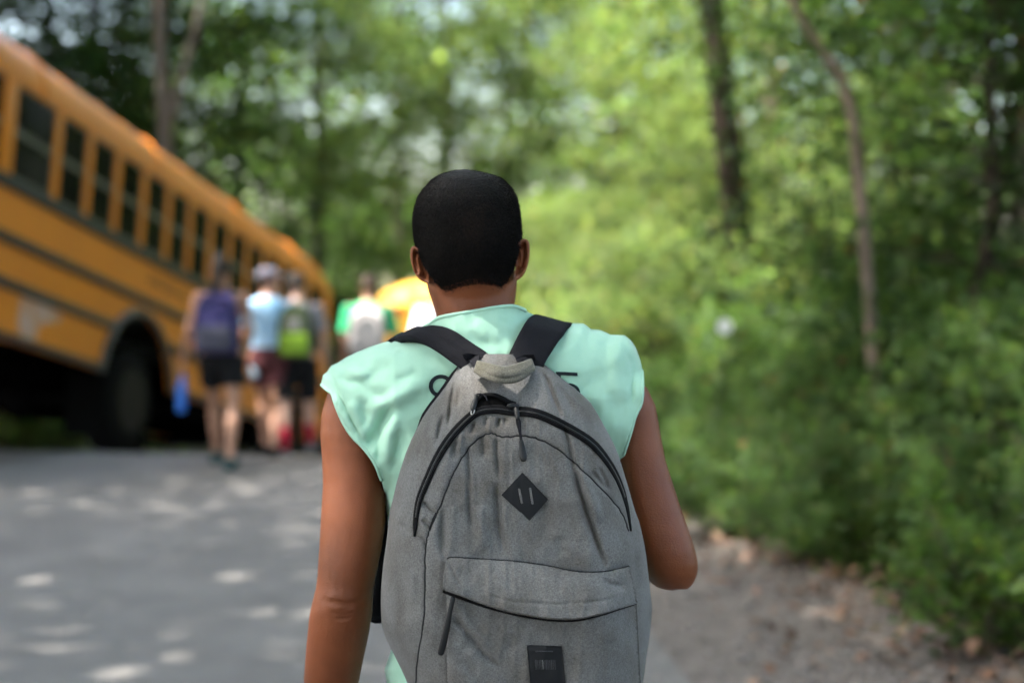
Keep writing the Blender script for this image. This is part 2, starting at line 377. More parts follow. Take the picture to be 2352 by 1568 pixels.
def tree_data(nm, H, crown, base, nleaf, leaf, r0, col, bark, lean=0.0, limbs=22, seed=0, rust=.0, spread=.55):
    """trunk with limbs and a crown of leaf sprays hung on them"""
    global rng
    rng = np.random.default_rng(seed)
    mb = MB(); zs = np.linspace(-.4, H*.96, 9)
    wob = np.cumsum(rng.normal(size=(9, 2)) * .10, 0); wob -= wob[0]
    tr = np.stack([wob[:, 0] + lean*zs, wob[:, 1], zs], -1)
    mb.tube(tr, np.interp(zs, [-.4, .3, H], [r0*1.35, r0, r0*.15]), 9)
    spots = []
    for i in range(limbs):
        f = (i + rng.random()) / limbs; z = base + (H*.97 - base) * f
        p0 = np.array([np.interp(z, zs, tr[:, 0]), np.interp(z, zs, tr[:, 1]), z])
        a = i * 2.4 + rng.normal()*.4; prof = math.sin(math.pi * min(.97, .18 + .8*f)) ** .6
        Ln = crown * prof * rng.uniform(.65, 1.1)
        d = np.array([math.cos(a), math.sin(a), rng.uniform(.05, .55)])
        q = [p0 + d*Ln*t + np.array([0, 0, -.10*Ln*t*t]) + rng.normal(size=3)*.05*Ln*t for t in (0, .3, .6, 1)]
        rb = r0 * (.42 - .25*f); mb.tube(q, [rb, rb*.7, rb*.4, rb*.12], 6)
        for t in (.45, .7, .9, 1.0):
            c = q[0] + d*Ln*t + np.array([0, 0, -.10*Ln*t*t]); spots.append((c, .35 + .25*t))
            for _ in range(2):
                e = c + rng.normal(size=3) * np.array([.32, .32, .20]) * Ln * .8
                mb.tube([c, (c + e)/2 + rng.normal(size=3)*.05, e], [rb*.3, rb*.2, rb*.08], 5); spots.append((e, .45))
    spots = spots
    w_ = np.array([s[1] for s in spots]) * rng.uniform(.3, 1.5, len(spots)); w_ /= w_.sum()
    k = rng.choice(len(spots), nleaf, p=w_); cc = np.array([s[0] for s in spots])[k]
    sg = np.array([s[1] for s in spots])[k][:, None]
    P = cc + rng.normal(size=(nleaf, 3)) * np.array([spread, spread, spread*.55]) * sg * 1.5
    P[:, 2] = np.maximum(P[:, 2], .15)
    tone = (1 + .22*rng.normal(size=len(spots)))[k][:, None]
    V, Fq, cl = scatter_leaves(P, leaf * rng.uniform(.6, 1.3, nleaf), .72, .30, .10, leafcols(nleaf, col, .2, .3, rust) * np.clip(tone, .5, 1.6), .25)
    return mb.data(nm + '_trunk', bark), mesh(nm + '_crown', V, Fq, K['leaf'], False, cl)
def shrub_data(nm, H, rad, nleaf, leaf, col, seed, stems=9, rust=.003, up=.7):
    global rng
    rng = np.random.default_rng(seed); mb = MB(); spots = []
    for i in range(stems):
        a = i*2.4 + rng.normal()*.3; r = rad*rng.uniform(.3, 1); h = H*rng.uniform(.6, 1.05)*(1 - .35*(r/rad)**2)
        e = np.array([math.cos(a)*r, math.sin(a)*r, h]); m_ = e*np.array([.35, .35, .55]) + rng.normal(size=3)*.05*H
        b0 = np.array([math.cos(a)*.05, math.sin(a)*.05, -.12])
        mb.tube([b0, m_, e], [.010*H+.004, .007*H+.003, .003], 5)
        for t in (.35, .55, .75, .9, 1.0): spots.append(m_*(1-t) + e*t if t > .5 else b0*(1-2*t) + m_*2*t)
        for _ in range(4):
            c = m_*.3 + e*.7; f = c + rng.normal(size=3)*rad*.35; f[2] = max(f[2], .1); mb.tube([c, f], [.004*H+.002, .002], 4); spots.append(f)
    k = rng.integers(0, len(spots), nleaf); cc = np.array(spots)[k]
    P = cc + rng.normal(size=(nleaf, 3))*np.array([1, 1, .7])*rad*.17; P[:, 2] = np.abs(P[:, 2]) + .02
    tone = (1 + .2*rng.normal(size=len(spots)))[k][:, None]
    V, Fq, cl = scatter_leaves(P, leaf*rng.uniform(.55, 1.35, nleaf), up, .32, .10, leafcols(nleaf, col, .22, .3, rust)*np.clip(tone, .5, 1.6), .15)
    return mb.data(nm + '_stems', K['bark_tan']), mesh(nm + '_leaves', V, Fq, K['leaf'], False, cl)

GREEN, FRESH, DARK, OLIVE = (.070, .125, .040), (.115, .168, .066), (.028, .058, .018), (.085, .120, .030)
TD = {
 'a': tree_data('broadleaf_a', 15, 4.2, 2.0, 10500, .19, .17, GREEN, K['bark_grey'], .02, 24, 1, .004),
 'b': tree_data('broadleaf_b', 12, 3.6, 1.2, 10000, .17, .13, FRESH, K['bark_grey'], -.03, 22, 2, .004),
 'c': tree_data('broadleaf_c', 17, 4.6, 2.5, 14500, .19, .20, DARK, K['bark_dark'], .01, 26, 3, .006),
 'd': tree_data('broadleaf_d', 8, 2.8, .5, 12000, .15, .08, FRESH, K['bark_tan'], .04, 20, 4, .006),
 'e': tree_data('broadleaf_e', 14, 4.0, 4.5, 11000, .14, .15, OLIVE, K['bark_grey'], -.01, 22, 5, .01),
 'o': tree_data('overhead', 14, 5.2, 6.3, 14500, .21, .19, GREEN, K['bark_dark'], -.04, 24, 6, .004),
 't': tree_data('thin_overhead', 14, 5.4, 6.3, 9500, .20, .17, GREEN, K['bark_dark'], -.04, 22, 16, .004),
 'n': tree_data('near_sapling', 6.5, 2.0, .9, 9000, .085, .045, DARK, K['bark_dark'], .0, 22, 7, .008, .42),
}
SD = {
 'p': shrub_data('shrub_p', 1.5, .85, 5200, .075, GREEN, 21),
 'q': shrub_data('shrub_q', 2.4, 1.1, 6500, .095, FRESH, 22, 12),
 'r': shrub_data('shrub_r', .75, .65, 4200, .060, (.06, .11, .036), 23, 9, .006),
 's': shrub_data('shrub_s', 3.4, 1.4, 7500, .12, FRESH, 24, 14),
 'l': shrub_data('shrub_l', .42, .40, 1300, .055, (.05, .095, .02), 25, 8, .006),
}
PLANTS = []
def plant(name, kind, x, y, s, rot, label, cat, group, D, p1='trunk', p2='crown', dz=0.0, tilt=0.0):
    e = empty(name, (x, y, float(hgt(x, y)) + dz)); e.rotation_euler = (tilt, 0, rot); e.scale = (s, s, s)
    thing(e, label, cat, group); PLANTS.append((e, label, x, y))
    ob(p1, D[kind][0], e); ob(p2, D[kind][1], e, kind='stuff')
    return e
rr = random.Random(5)
# woods behind the bus, dark
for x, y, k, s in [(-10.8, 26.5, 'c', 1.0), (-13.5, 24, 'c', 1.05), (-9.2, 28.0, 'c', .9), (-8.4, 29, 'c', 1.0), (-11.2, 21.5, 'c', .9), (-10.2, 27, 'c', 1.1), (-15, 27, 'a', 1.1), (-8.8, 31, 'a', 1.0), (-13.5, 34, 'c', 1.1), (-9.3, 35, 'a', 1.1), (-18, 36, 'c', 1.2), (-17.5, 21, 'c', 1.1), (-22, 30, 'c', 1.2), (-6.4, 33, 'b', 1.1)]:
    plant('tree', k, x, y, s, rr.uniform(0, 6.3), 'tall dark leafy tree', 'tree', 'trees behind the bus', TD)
# sunlit trees across the clearing ahead
for x, y, k, s in [(-4.6, 34, 'b', 1.2), (-3.0, 41, 'a', 1.15), (-1.6, 36, 'b', 1.1), (-.2, 44, 'a', 1.2), (.2, 38, 'b', 1.05), (2.9, 39, 'b', 1.25), (4.6, 31, 'b', 1.1), (5.6, 43, 'a', 1.2), (-6.2, 46, 'a', 1.25), (3.0, 48, 'e', 1.3), (8.2, 38, 'b', 1.2), (-9, 52, 'a', 1.3), (-3, 56, 'a', 1.4), (4, 58, 'a', 1.4), (10, 55, 'a', 1.4)]:
    plant('tree', k, x, y, s, rr.uniform(0, 6.3), 'sunlit green tree', 'tree', 'sunlit trees ahead', TD)
# woods on the right
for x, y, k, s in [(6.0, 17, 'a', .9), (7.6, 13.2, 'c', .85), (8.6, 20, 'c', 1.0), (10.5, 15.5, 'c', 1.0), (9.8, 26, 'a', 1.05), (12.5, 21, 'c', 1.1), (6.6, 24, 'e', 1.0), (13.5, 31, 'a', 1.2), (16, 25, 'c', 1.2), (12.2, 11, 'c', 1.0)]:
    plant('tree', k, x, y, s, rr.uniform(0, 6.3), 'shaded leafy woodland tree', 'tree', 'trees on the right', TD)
# roadside trees beside and behind the camera, added unseen to shade and block sky
for x, y, k, s in [(-15.5, 15, 'o', 1.0), (-11.0, 2.5, 'o', 1.05), (-14.0, 18.5, 'o', 1.1), (-7.6, 1.4, 'o', 1.05), (-7.3, 6.0, 't', 1.18), (-9.5, -3, 'o', 1.1), (4.9, 5.6, 'o', .9), (6.8, 10.5, 'o', 1.0), (6.4, .5, 'o', 1.05), (-14.5, 11, 'o', 1.2), (5.8, -7, 'o', 1.1), (-3.6, -6.5, 'o', 1.0), (1.6, -9.5, 'o', 1.1), (-7.5, -10, 'o', 1.1), (0, -17, 'c', 1.0), (-7, -19, 'c', 1.0), (7, -16, 'c', 1.0)]:
    plant('tree', k, x, y, s, rr.uniform(0, 6.3), 'high-crowned roadside tree added for shade', 'tree', 'high-crowned trees added for shade', TD)
# saplings and shrubs at the right
for x, y, s in [(3.35, 9.7, .95), (4.3, 12.2, 1.0), (3.9, 11.4, 1.1), (3.5, 10.4, .9), (4.6, 13.0, 1.1)]:
    plant('sapling', 'n', x, y, s, rr.uniform(0, 6.3), 'slender small-leaved sapling', 'sapling', 'saplings at the right edge', TD)
for x, y, k, s in [(1.9, 16.5, 's', .72), (3.0, 15.2, 's', .7), (.9, 19.0, 's', .85), (4.2, 16.0, 's', .75), (2.2, 20.5, 's', .95), (1.8, 13.6, 'q', .9), (2.8, 13.0, 'q', .85), (3.7, 13.4, 'q', .95), (1.6, 25, 'd', .55), (3.4, 24, 'd', .6), (.6, 28, 'd', .6), (5, 20.5, 'd', .5)]:
    plant('shrub', k, x, y, s, rr.uniform(0, 6.3), 'tall yellow-green shrub', 'shrub', 'bright shrubs', {**SD, **TD}, 'stem', 'foliage')
for x, y, k, s in [(2.0, 11.9, 'p', .85), (2.9, 11.2, 'p', .95), (3.9, 10.9, 'p', 1.0), (2.3, 10.2, 'p', .72), (3.1, 9.6, 'p', .85), (2.5, 9.2, 'r', 1.0), (2.98, 8.5, 'r', 1.1), (2.7, 8.2, 'r', .85), (2.95, 8.9, 'p', .8), (2.6, 7.75, 'p', .7), (2.65, 8.35, 'r', 1.0), (2.5, 7.05, 'r', .75), (2.0, 9.9, 'r', .75), (1.75, 10.9, 'r', .8), (2.35, 8.75, 'r', .7), (2.1, 11.0, 'r', 1.0), (1.6, 7.7, 'r', .55), (1.35, 8.5, 'r', .6), (1.15, 9.3, 'r', .6), (1.0, 10.6, 'r', .6), (2.0, 7.9, 'r', .75), (1.75, 8.6, 'r', .7), (1.5, 9.4, 'r', .7), (2.35, 7.2, 'r', .7), (2.4, 6.75, 'r', .62), (1.3, 10.4, 'r', .75), (1.35, 11.6, 'r', .9), (1.2, 12.6, 'p', .6)]:
    plant('bush', k, x, y, s, rr.uniform(0, 6.3), 'low undergrowth bush', 'bush', 'undergrowth bushes', SD, 'stem', 'foliage')
for x, y in [(2.1, 6.6), (2.15, 6.3), (1.95, 5.8), (1.9, 7.5), (2.3, 7.2), (2.25, 6.15), (2.2, 8.1), (2.6, 7.5), (1.7, 8.6), (1.6, 9.5), (1.35, 10.2), (1.4, 11.3), (2.4, 7.0)]:
    plant('seedling', 'l', x, y, rr.uniform(.6, 1.1), rr.uniform(0, 6.3), 'small leafy seedling', 'plant', 'seedlings by the shoulder', SD, 'stem', 'foliage')
for x, y, k, s in [(-12.5, 25, 's', 1.1), (-10.8, 27, 's', 1.1), (-9.0, 27.5, 's', 1.0), (-7.3, 29, 's', 1.1), (-5.6, 28.5, 's', .95), (-4.4, 31, 's', 1.1), (-2.9, 33.5, 's', 1.0), (-1.0, 35.5, 's', 1.1), (-6.3, 24.5, 's', .9), (-8.2, 23.6, 's', .9), (-10, 23.5, 's', .9), (4.4, 34, 's', 1.2), (-4.5, 36, 's', 1.2)]:
    plant('shrub', k, x, y, s, rr.uniform(0, 6.3), 'leafy woodland shrub', 'shrub', 'shrubs under the far trees', SD, 'stem', 'foliage')
# shrubs on the far side of the bus, seen under it
for x, y, k, s in [(-6.6, 18.3, 'p', 1.0), (-6.2, 19.6, 'p', .95), (-7.4, 17.6, 'p', 1.05), (-8.2, 19.5, 'q', .9), (-7.2, 20.5, 'q', .9), (-9.0, 17, 'p', 1.1), (-6.0, 21.5, 'q', .8)]:
    plant('bush', k, x, y, s, rr.uniform(0, 6.3), 'low green bush', 'bush', 'bushes beyond the bus', SD, 'stem', 'foliage')

# say where each plant is seen, and how near it stands among its like there
ZONES = [(0, 'beyond the left edge of the view'), (250, 'by the rear windows of the near bus'), (480, 'by the middle of the near bus'), (760, 'by the front end of the near bus'), (940, "left of the man's head"), (1210, "straight behind the man's head"),
         (1440, "just right of the man's head"), (1600, 'a little left of the dark trunk'), (1760, 'around the dark leaning trunk'), (1950, 'between dark and thin trunks'), (2090, 'around the thin bent trunk'), (2352, 'near the right edge'), (1e9, 'beyond the right edge of the view')]
ORD = ['nearest', 'second nearest', 'third nearest', 'fourth nearest', 'fifth nearest', 'sixth nearest', 'seventh nearest', 'eighth nearest', 'ninth nearest', 'tenth nearest'] + [w_ + ' nearest' for w_ in 'eleventh twelfth thirteenth fourteenth fifteenth sixteenth seventeenth eighteenth nineteenth twentieth'.split()]
zone = {}
for o_, base_, x_, y_ in PLANTS:
    px_ = 1176 + FD*x_/y_ if y_ > .5 else (-1 if x_ < 0 else 1e8)
    zone.setdefault((base_, next(t for l, t in ZONES if px_ < l)), []).append((y_, o_))
for (base_, t), L_ in zone.items():
    L_.sort(key=lambda q_: q_[0])
    for k_, (y_, o_) in enumerate(L_):
        o_['label'] = f'{base_} {t}' + ('' if len(L_) == 1 or t.startswith('beyond') else f', {ORD[k_]} there')

# the leaning dark trunk, the thin bent trunk, a pale trunk, a grey trunk behind the bus
def trunk_tree(name, pts, radii, bark, label, crown_kind, crown_at, cs, rot=0.0):
    pts = np.asarray(pts, float); base = pts[0].copy()
    e = empty(name, base); thing(e, label, 'tree'); mb = MB()
    mb.tube(smoothline(pts - base, 2), np.interp(np.linspace(0, 1, len(smoothline(pts, 2))), np.linspace(0, 1, len(radii)), radii), 14)
    mb.build('trunk', bark, e)
    if crown_kind:
        c = ob('crown', TD[crown_kind][1], e, kind='stuff'); c.location = np.asarray(crown_at) - base; c.scale = (cs,)*3; c.rotation_euler.z = rot
    return e
q = at([1716, 1700, 1668, 1640, 1612], [780, 580, 300, 60, -200], 14.0); q = np.vstack([[q[0][0] + .08, 14.0, float(hgt(2.3, 14)) - .2], q, [[1.4, 13.9, 9.5]]])
trunk_tree('tree', q, [.17, .145, .14, .13, .125, .12, .06], K['bark_dark'], 'dark trunk leaning left behind the bright shrubs', 't', (.6, 11.6, .5), .80, 2.0)
q = at([2012, 2005, 1990, 1975, 1958, 1930, 1885, 1845, 1800], [1000, 800, 600, 420, 255, 180, 110, 55, -40], 9.0); q = np.vstack([[q[0][0], 9.0, float(hgt(2.3, 9)) - .15], q, [[1.35, 9.0, 4.6]]])
trunk_tree('tree', q, [.045, .042, .04, .038, .036, .034, .034, .03, .026, .022, .012], K['bark_tan'], 'thin pale brown trunk bent sharply to the left near its top', 'n', (1.5, 9.1, 2.7), .8)
q = at([385, 384, 380, 372, 366, 372], [900, 600, 340, 180, 60, -150], 22.0); q = np.vstack([[q[0][0], 22, -2.6], q, [[-5.2, 22, 11]]])
e = trunk_tree('tree', q, [.16, .13, .12, .11, .10, .09, .09, .04], K['bark_grey'], 'grey forked trunk rising above the roof of the near bus', 'n', (-5.6, 22.4, 9.0), 1.2)
q2 = at([380, 400, 425, 445, 470], [330, 240, 150, 80, -20], 22.0) - np.asarray(e.location)
mbt = MB(); mbt.tube(q2, [.07, .065, .06, .05, .04], 10); mbt.build('limb', K['bark_grey'], e)
q = at([1790, 1786, 1780, 1776, 1770], [800, 600, 450, 300, 100], 24.0); q = np.vstack([[q[0][0], 24, -.3], q])
trunk_tree('tree', q, [.15, .14, .13, .12, .1, .09], K['bark_tan'], 'pale sunlit trunk in the gap between the dark trunk and the thin bent one', 'e', (4.5, 24, -1.5), .8)

# ground cover, dead leaves, stones, and the far woods
def bank_pts(n, x0, x1, y0, y1):
    X = rng.uniform(x0, x1, n); Y = rng.uniform(y0, y1, n); return X, Y
rng = np.random.default_rng(31)
X, Y = bank_pts(42000, 1.5, 6.5, 4.5, 15); m = X > np.interp(Y, [4.5, 6, 7.5, 9, 15], [2.9, 2.3, 1.75, 1.35, 1.1]) + rng.normal(size=len(X))*.25
m &= (np.sin(X*3.1 + 1.2*Y) + np.sin(2.3*Y - X) + rng.normal(size=len(X))*.8 > -.6); X, Y = X[m], Y[m]
P = np.stack([X, Y, hgt(X, Y) + np.abs(rng.normal(size=len(X)))*.09], -1)
V, Fq, cl = scatter_leaves(P, rng.uniform(.03, .075, len(P)), .6, .3, .1, leafcols(len(P), (.05, .09, .02), .3, .3, .05), 0)
thing(ob('ground_cover', mesh('ground_cover', V, Fq, K['leaf'], False, cl), None, kind='stuff'), 'low green ground cover spread over the right bank', 'ground cover')
X, Y = bank_pts(26000, .9, 6.0, 4.2, 14); m = X > np.interp(Y, [4.5, 6, 7.5, 9, 15], [1.9, 1.9, 1.7, 1.5, 1.2]) + rng.normal(size=len(X))*.5
X, Y = X[m], Y[m]; P = np.stack([X, Y, hgt(X, Y) + rng.uniform(.004, .03, len(X))], -1)
cols = np.array([(.13, .065, .038), (.19, .10, .06), (.07, .036, .022), (.22, .145, .10)])[rng.integers(0, 4, len(P))] * rng.uniform(.6, 1.3, (len(P), 1))
V, Fq, cl = scatter_leaves(P, rng.uniform(.04, .10, len(P)), .85, .33, .12, cols, 0)
thing(ob('dead_leaves', mesh('dead_leaves', V, Fq, K['litter'], False, cl), None, kind='stuff'), 'brown dead leaves lying on the soil of the right bank', 'dead leaves')
X, Y = bank_pts(6000, .3, 2.6, 4.6, 13); m = np.abs(X - np.interp(Y, [4.5, 6, 9, 13], [1.35, 1.3, 1.0, 1.0]) ) < np.abs(rng.normal(size=len(X)))*.5 + .15
X, Y = X[m], Y[m]; n = len(X); sz = rng.uniform(.006, .022, n); Zc = hgt(X, Y) - .008 + sz*.4
o8 = np.array([(1, 0, 0), (0, 1, 0), (-1, 0, 0), (0, -1, 0), (0, 0, .7), (0, 0, -.7)], float)
V = np.stack([X, Y, Zc], -1)[:, None] + o8[None] * sz[:, None, None] * rng.uniform(.6, 1.3, (n, 6, 1))
f8 = np.array([(0, 1, 4), (1, 2, 4), (2, 3, 4), (3, 0, 4), (1, 0, 5), (2, 1, 5), (3, 2, 5), (0, 3, 5)])
Fq = (np.arange(n)[:, None, None]*6 + f8[None]).reshape(-1, 3)
thing(ob('loose_stones', mesh('loose_stones', V.reshape(-1, 3), Fq, K['stone'], False), None, kind='stuff'), 'loose pale stones strewn over the gravel shoulder', 'stones')
n = 32000; a = rng.uniform(-.75, .75, n); rad = rng.uniform(62, 95, n)
hz = 12 + 3*np.sin(a*23) + 2*np.sin(a*57 + 1); Zc = rng.uniform(0, 1, n)**.8 * hz - 2
P = np.stack([np.sin(a)*rad, np.cos(a)*rad, Zc], -1); ck = np.sin(a*90) + np.sin(Zc*1.1 + a*40) + rng.normal(size=n)*.7 > -.45; P = P[ck]
V, Fq, cl = scatter_leaves(P, rng.uniform(.5, 1.0, len(P)), .6, .36, .1, leafcols(len(P), (.07, .125, .035), .25, .3), .2)
thing(ob('far_woods', mesh('far_woods', V, Fq, K['leaf'], False, cl), None, kind='stuff'), 'mass of far green woods closing the view beyond the clearing', 'woods')

# glint among the shrubs, painted as a small round white plate on a stake
MY = 10.6; c = at(1665, 750, MY)
e = empty('painted_glint', (c[0], MY, float(hgt(c[0], MY)))); thing(e, 'small round white plate on a thin stake, added as a glint among right-hand shrubs', 'glint_plate')
h = c[2] - e.location.z
mb = MB(); mb.tube([(0, .012, -.2), (0, .012, h)], [.004, .004], 8); mb.build('stake', K['bark_dark'], e)
mb = MB(); mb.lathe([(-.004, .050), (-.003, .057), (.003, .057), (.004, .050)], 28, 'y', (0, 0, h)); p = mb.build('plate', K['white'], e, angle=40); 

# ------------------------------------------------------------------ school bus (local: x right, y forward, z up from the lane)
T0, T1, HW = -3.95, 5.95, 1.2
hz_ = lambda h: h + GH
WT, WZ, WR = (-.36, 4.35), .52, .52
SILL, WTOP = hz_(1.297), hz_(2.06)
PIL = [-3.80, -3.13, -2.30, -1.70, -1.11, -.505, .10, .69, 1.29, 1.89, 2.49, 3.09, 3.69, 4.29, 4.89]
K['painted_dapple'] = mat('painted_dapple', (.50, .24, .10), .7, .2, (.46, .36, .33), 5)  # pale tones of the sun dapple painted on the bus side
def make_bus():
    e = empty('school_bus'); Y_, Bk = K['bus_yellow'], K['bus_black']
    def arch(y, r=.66, n=14):
        th0 = math.asin(max(-1, (hz_(0) - WZ) / r)); th = np.linspace(math.pi - th0, th0, n)
        return [(y + r*math.cos(t), WZ + r*1.0*math.sin(t)) for t in th]
    for sd_ in (1, -1):
        out = [(T0, hz_(0))] + arch(WT[0], .84) + arch(WT[1], .70) + [(T1 - .12, hz_(0)), (T1, hz_(.12)), (T1, SILL), (T0, SILL)]
        mb = MB(); x = sd_*HW; mb.plate(out, x - sd_*.04, x); sp = mb.build('side_panel', Y_, e, angle=30)
        for h, w_ in ((1.235, .055), (.797, .045), (.441, .045), (.03, .03)):
            segs = [(T0 + .02, T1 - .02)]
            if h < .5:
                rr_ = .88; cut = []
                for wy, ra in zip(WT, (.84, .70)):
                    dz = hz_(h) - WZ; dx = math.sqrt(max(0, (ra + .05)**2 - dz*dz)) if dz < ra + .05 else 0
                    if dx: cut.append((wy - dx, wy + dx))
                segs = []; a = T0 + .02
                for c0, c1 in cut: segs.append((a, c0)); a = c1
                segs.append((a, T1 - .14))
            for a, b in segs:
                mb = MB(); mb.box((min(x, x + sd_*.03), a, hz_(h) - w_), (max(x, x + sd_*.03), b, hz_(h) + w_), .012); mb.build('rub_rail', Bk, sp, angle=40)
        for i, wy in enumerate(WT):
            ra = (.84, .70)[i]; mb = MB(); pts = [(x + sd_*.012, a, b) for a, b in arch(wy, ra + .015, 22)]; mb.tube(pts, .035, 8); mb.build('wheel_arch', K['alu'], sp)
        # window band: pillars, then each window with frame, sash and two panes
        mb = MB(); mb.box((min(x, x - sd_*.04), T0, WTOP), (max(x, x - sd_*.04), T1, hz_(2.10))); mb.build('header_panel', Y_, e, False)
        edges = [T0] + PIL + [T1 - .25]
        for i, p_ in enumerate(PIL):
            hw = .055 if i != 1 else .10
            mb = MB(); mb.box((min(x - sd_*.035, x + sd_*.002), p_ - hw, SILL), (max(x - sd_*.035, x + sd_*.002), p_ + hw, WTOP), .008); mb.build('window_pillar', Y_, e, angle=40)
        mb = MB(); mb.box((min(x - sd_*.035, x), T1 - .30, SILL), (max(x - sd_*.035, x), T1, WTOP)); mb.build('window_pillar', Y_, e, False)
        mb = MB(); mb.box((min(x - sd_*.035, x), T0, SILL), (max(x - sd_*.035, x), PIL[0] - .05, WTOP)); mb.build('window_pillar', Y_, e, False)
        for a, b in zip(PIL, PIL[1:] + [T1 - .30 + .055]):
            a, b = a + .056, b - .056
            if b - a < .2: continue
            mb = MB(); f = .025; xi, xo = sorted((x - sd_*.034, x - sd_*.012))
            zm = SILL + (WTOP - SILL)*.50
            mb.box((xi, a, SILL), (xo, b, SILL + f)); mb.box((xi, a, WTOP - f), (xo, b, WTOP)); mb.box((xi, a, SILL + f), (xo, a + f, WTOP - f)); mb.box((xi, b - f, SILL + f), (xo, b, WTOP - f))
            wn = mb.build('window', K['alu'], e, False)
            mb = MB(); mb.box((xi + .002, a + f, zm - .03), (xo - .002, b - f, zm + .03)); mb.build('sash_bar', K['alu'], wn, False)
            for z0, z1_ in ((SILL + f, zm - .03), (zm + .03, WTOP - f)):
                mb = MB(); xc = (xi + xo)/2; mb.box((xc - .003, a + f, z0), (xc + .003, b - f, z1_)); mb.build('pane', K['glass'], wn, False)
    # roof: arched section drawn along the bus, rounded down at both ends
    prof = [(1.205, 2.09), (1.195, 2.20), (1.15, 2.34), (1.05, 2.45), (.85, 2.54), (.5, 2.61), (0, 2.635)]
    prof = prof + [(-a, b) for a, b in prof[-2::-1]]; prof = smoothline(prof, 1); rs = []
    for t, k in ((T0 - .02, 0), (T0 + .02, .35), (T0 + .12, .72), (T0 + .35, .95), (T0 + .6, 1), (0, 1), (3, 1), (T1 - .7, 1), (T1 - .38, .94), (T1 - .14, .72), (T1 - .03, .38), (T1 + .02, 0)):
        rs.append(np.array([(a*(1 if k > .3 else .99), t, hz_(2.09 + (b - 2.09)*(k if k > 0 else .02))) for a, b in prof] + [(-1.1, t, hz_(2.06)), (1.1, t, hz_(2.06))]))
    mb = MB(); mb.rings(rs); rf = mb.build('roof', Y_, e, angle=60)
    for t in (-2.6, -.2, 2.2, 4.4):
        mb = MB(); mb.tube([(a*1.002, t, hz_(b) + .004) for a, b in prof], .012, 6); mb.build('roof_rib', Y_, rf)
    # floor, ceiling lining, underbody
    mb = MB(); mb.box((-1.15, T0 + .05, hz_(.28)), (1.15, T1 - .06, hz_(.36))); mb.build('floor', K['bus_inner'], e, False)
    mb = MB(); mb.box((-.42, T0 + .3, hz_(-.12)), (-.30, T1 - .3, hz_(.28))); mb.box((.30, T0 + .3, hz_(-.12)), (.42, T1 - .3, hz_(.28)))
    for t in (-3, -1.5, 1.2, 2.8): mb.box((-1.1, t, hz_(.1)), (1.1, t + .1, hz_(.27)))
    mb.box((.5, 1.2, hz_(-.15)), (1.05, 2.6, hz_(.26)), .03); mb.box((-1.02, .9, hz_(-.15)), (-.5, 2.2, hz_(.26)), .03); mb.build('chassis', K['bus_dark'], e, False)
    mb = MB(); mb.tube([(-1.05, WT[0], WZ), (1.05, WT[0], WZ)], .07, 10); mb.ell((0, WT[0], WZ), (.22, .2, .2)); mb.build('rear_axle', K['bus_dark'], e)
    mb = MB(); mb.tube([(-1.05, WT[1], WZ), (1.05, WT[1], WZ)], .05, 10); mb.build('front_axle', K['bus_dark'], e)
    for sd_ in (1, -1):
        for i, wy in enumerate(WT):
            x = sd_*(1.0 if i == 0 else 1.04)
            mb = MB(); w_ = .15 if i else .16
            mb.lathe([(x - w_, .30), (x - w_, .43), (x - w_*.8, .50), (x - w_*.3, WR), (x + w_*.3, WR), (x + w_*.8, .50), (x + w_, .43), (x + w_, .30)], 32, 'x', (0, wy, WZ)); wh = mb.build('wheel', K['tyre'], e, angle=40)
            mb = MB(); so = sd_*w_; mb.lathe([(x + so*.2, .05), (x + so*.35, .16), (x + so*.2, .22), (x + so*.8, .29), (x + so*1.02, .31), (x + so*1.02, .295)], 28, 'x', (0, wy, WZ)); mb.build('rim', K['rim'], wh, angle=40)
            for k in range(8):
                a = k*math.pi/4; mb = MB(); mb.tube([(x + so*.3, wy + .11*math.cos(a), WZ + .11*math.sin(a)), (x + so*.5, wy + .11*math.cos(a), WZ + .11*math.sin(a))], .014, 6); mb.build('wheel_nut', K['metal'], wh)
    for sd_ in (1, -1):
        mb = MB(); mb.box((sd_*1.0 - .19, WT[0] - .66, .12), (sd_*1.0 + .17, WT[0] - .645, hz_(.1))); mb.build('mud_flap', K['bus_dark'], e, False)
    # bench seats
    mb = MB(); mb.box((-.45, -.06, 0), (.45, .06, .62), .04); mb.box((-.45, .05, .0), (.45, .45, .13), .04); sm = mb.data('bench_seat', K['seat_green'], True, 40)
    for k in range(11):
        for sd_ in (-1, 1):
            o = ob('bench_seat', sm, e); o.location = (sd_*.66, T0 + .6 + k*.75, hz_(.62))
    # rear end
    mb = MB()
    out = [(-1.19, hz_(0)), (1.19, hz_(0)), (1.19, hz_(2.1)), (-1.19, hz_(2.1))]
    mb.box((-1.19, T0 - .04, hz_(.02)), (1.19, T0, SILL)); mb.box((-1.19, T0 - .04, WTOP), (1.19, T0, hz_(2.2)))
    for a, b in ((-1.19, -.36), (.36, 1.19)): mb.box((a, T0 - .04, SILL), (b, T0, WTOP))
    rp = mb.build('rear_panel', Y_, e, False)
    for a, b in ((-.36, .36),):
        mb = MB(); mb.box((a, T0 - .03, SILL), (b, T0 - .022, WTOP)); mb.build('rear_pane', K['glass'], rp, False)
    mb = MB(); mb.box((-.40, T0 - .055, hz_(.2)), (.40, T0 - .041, SILL - .03), .01); dr = mb.build('emergency_door', Y_, rp, angle=40)
    mb = MB(); mb.box((.2, T0 - .09, hz_(.95)), (.34, T0 - .056, hz_(.99)), .006); mb.build('handle', Bk, dr, angle=40)
    mb = MB(); mb.box((-1.2, T0 - .18, hz_(-.12)), (1.2, T0 - .042, hz_(.12)), .03); mb.build('rear_bumper', Bk, e, angle=40)
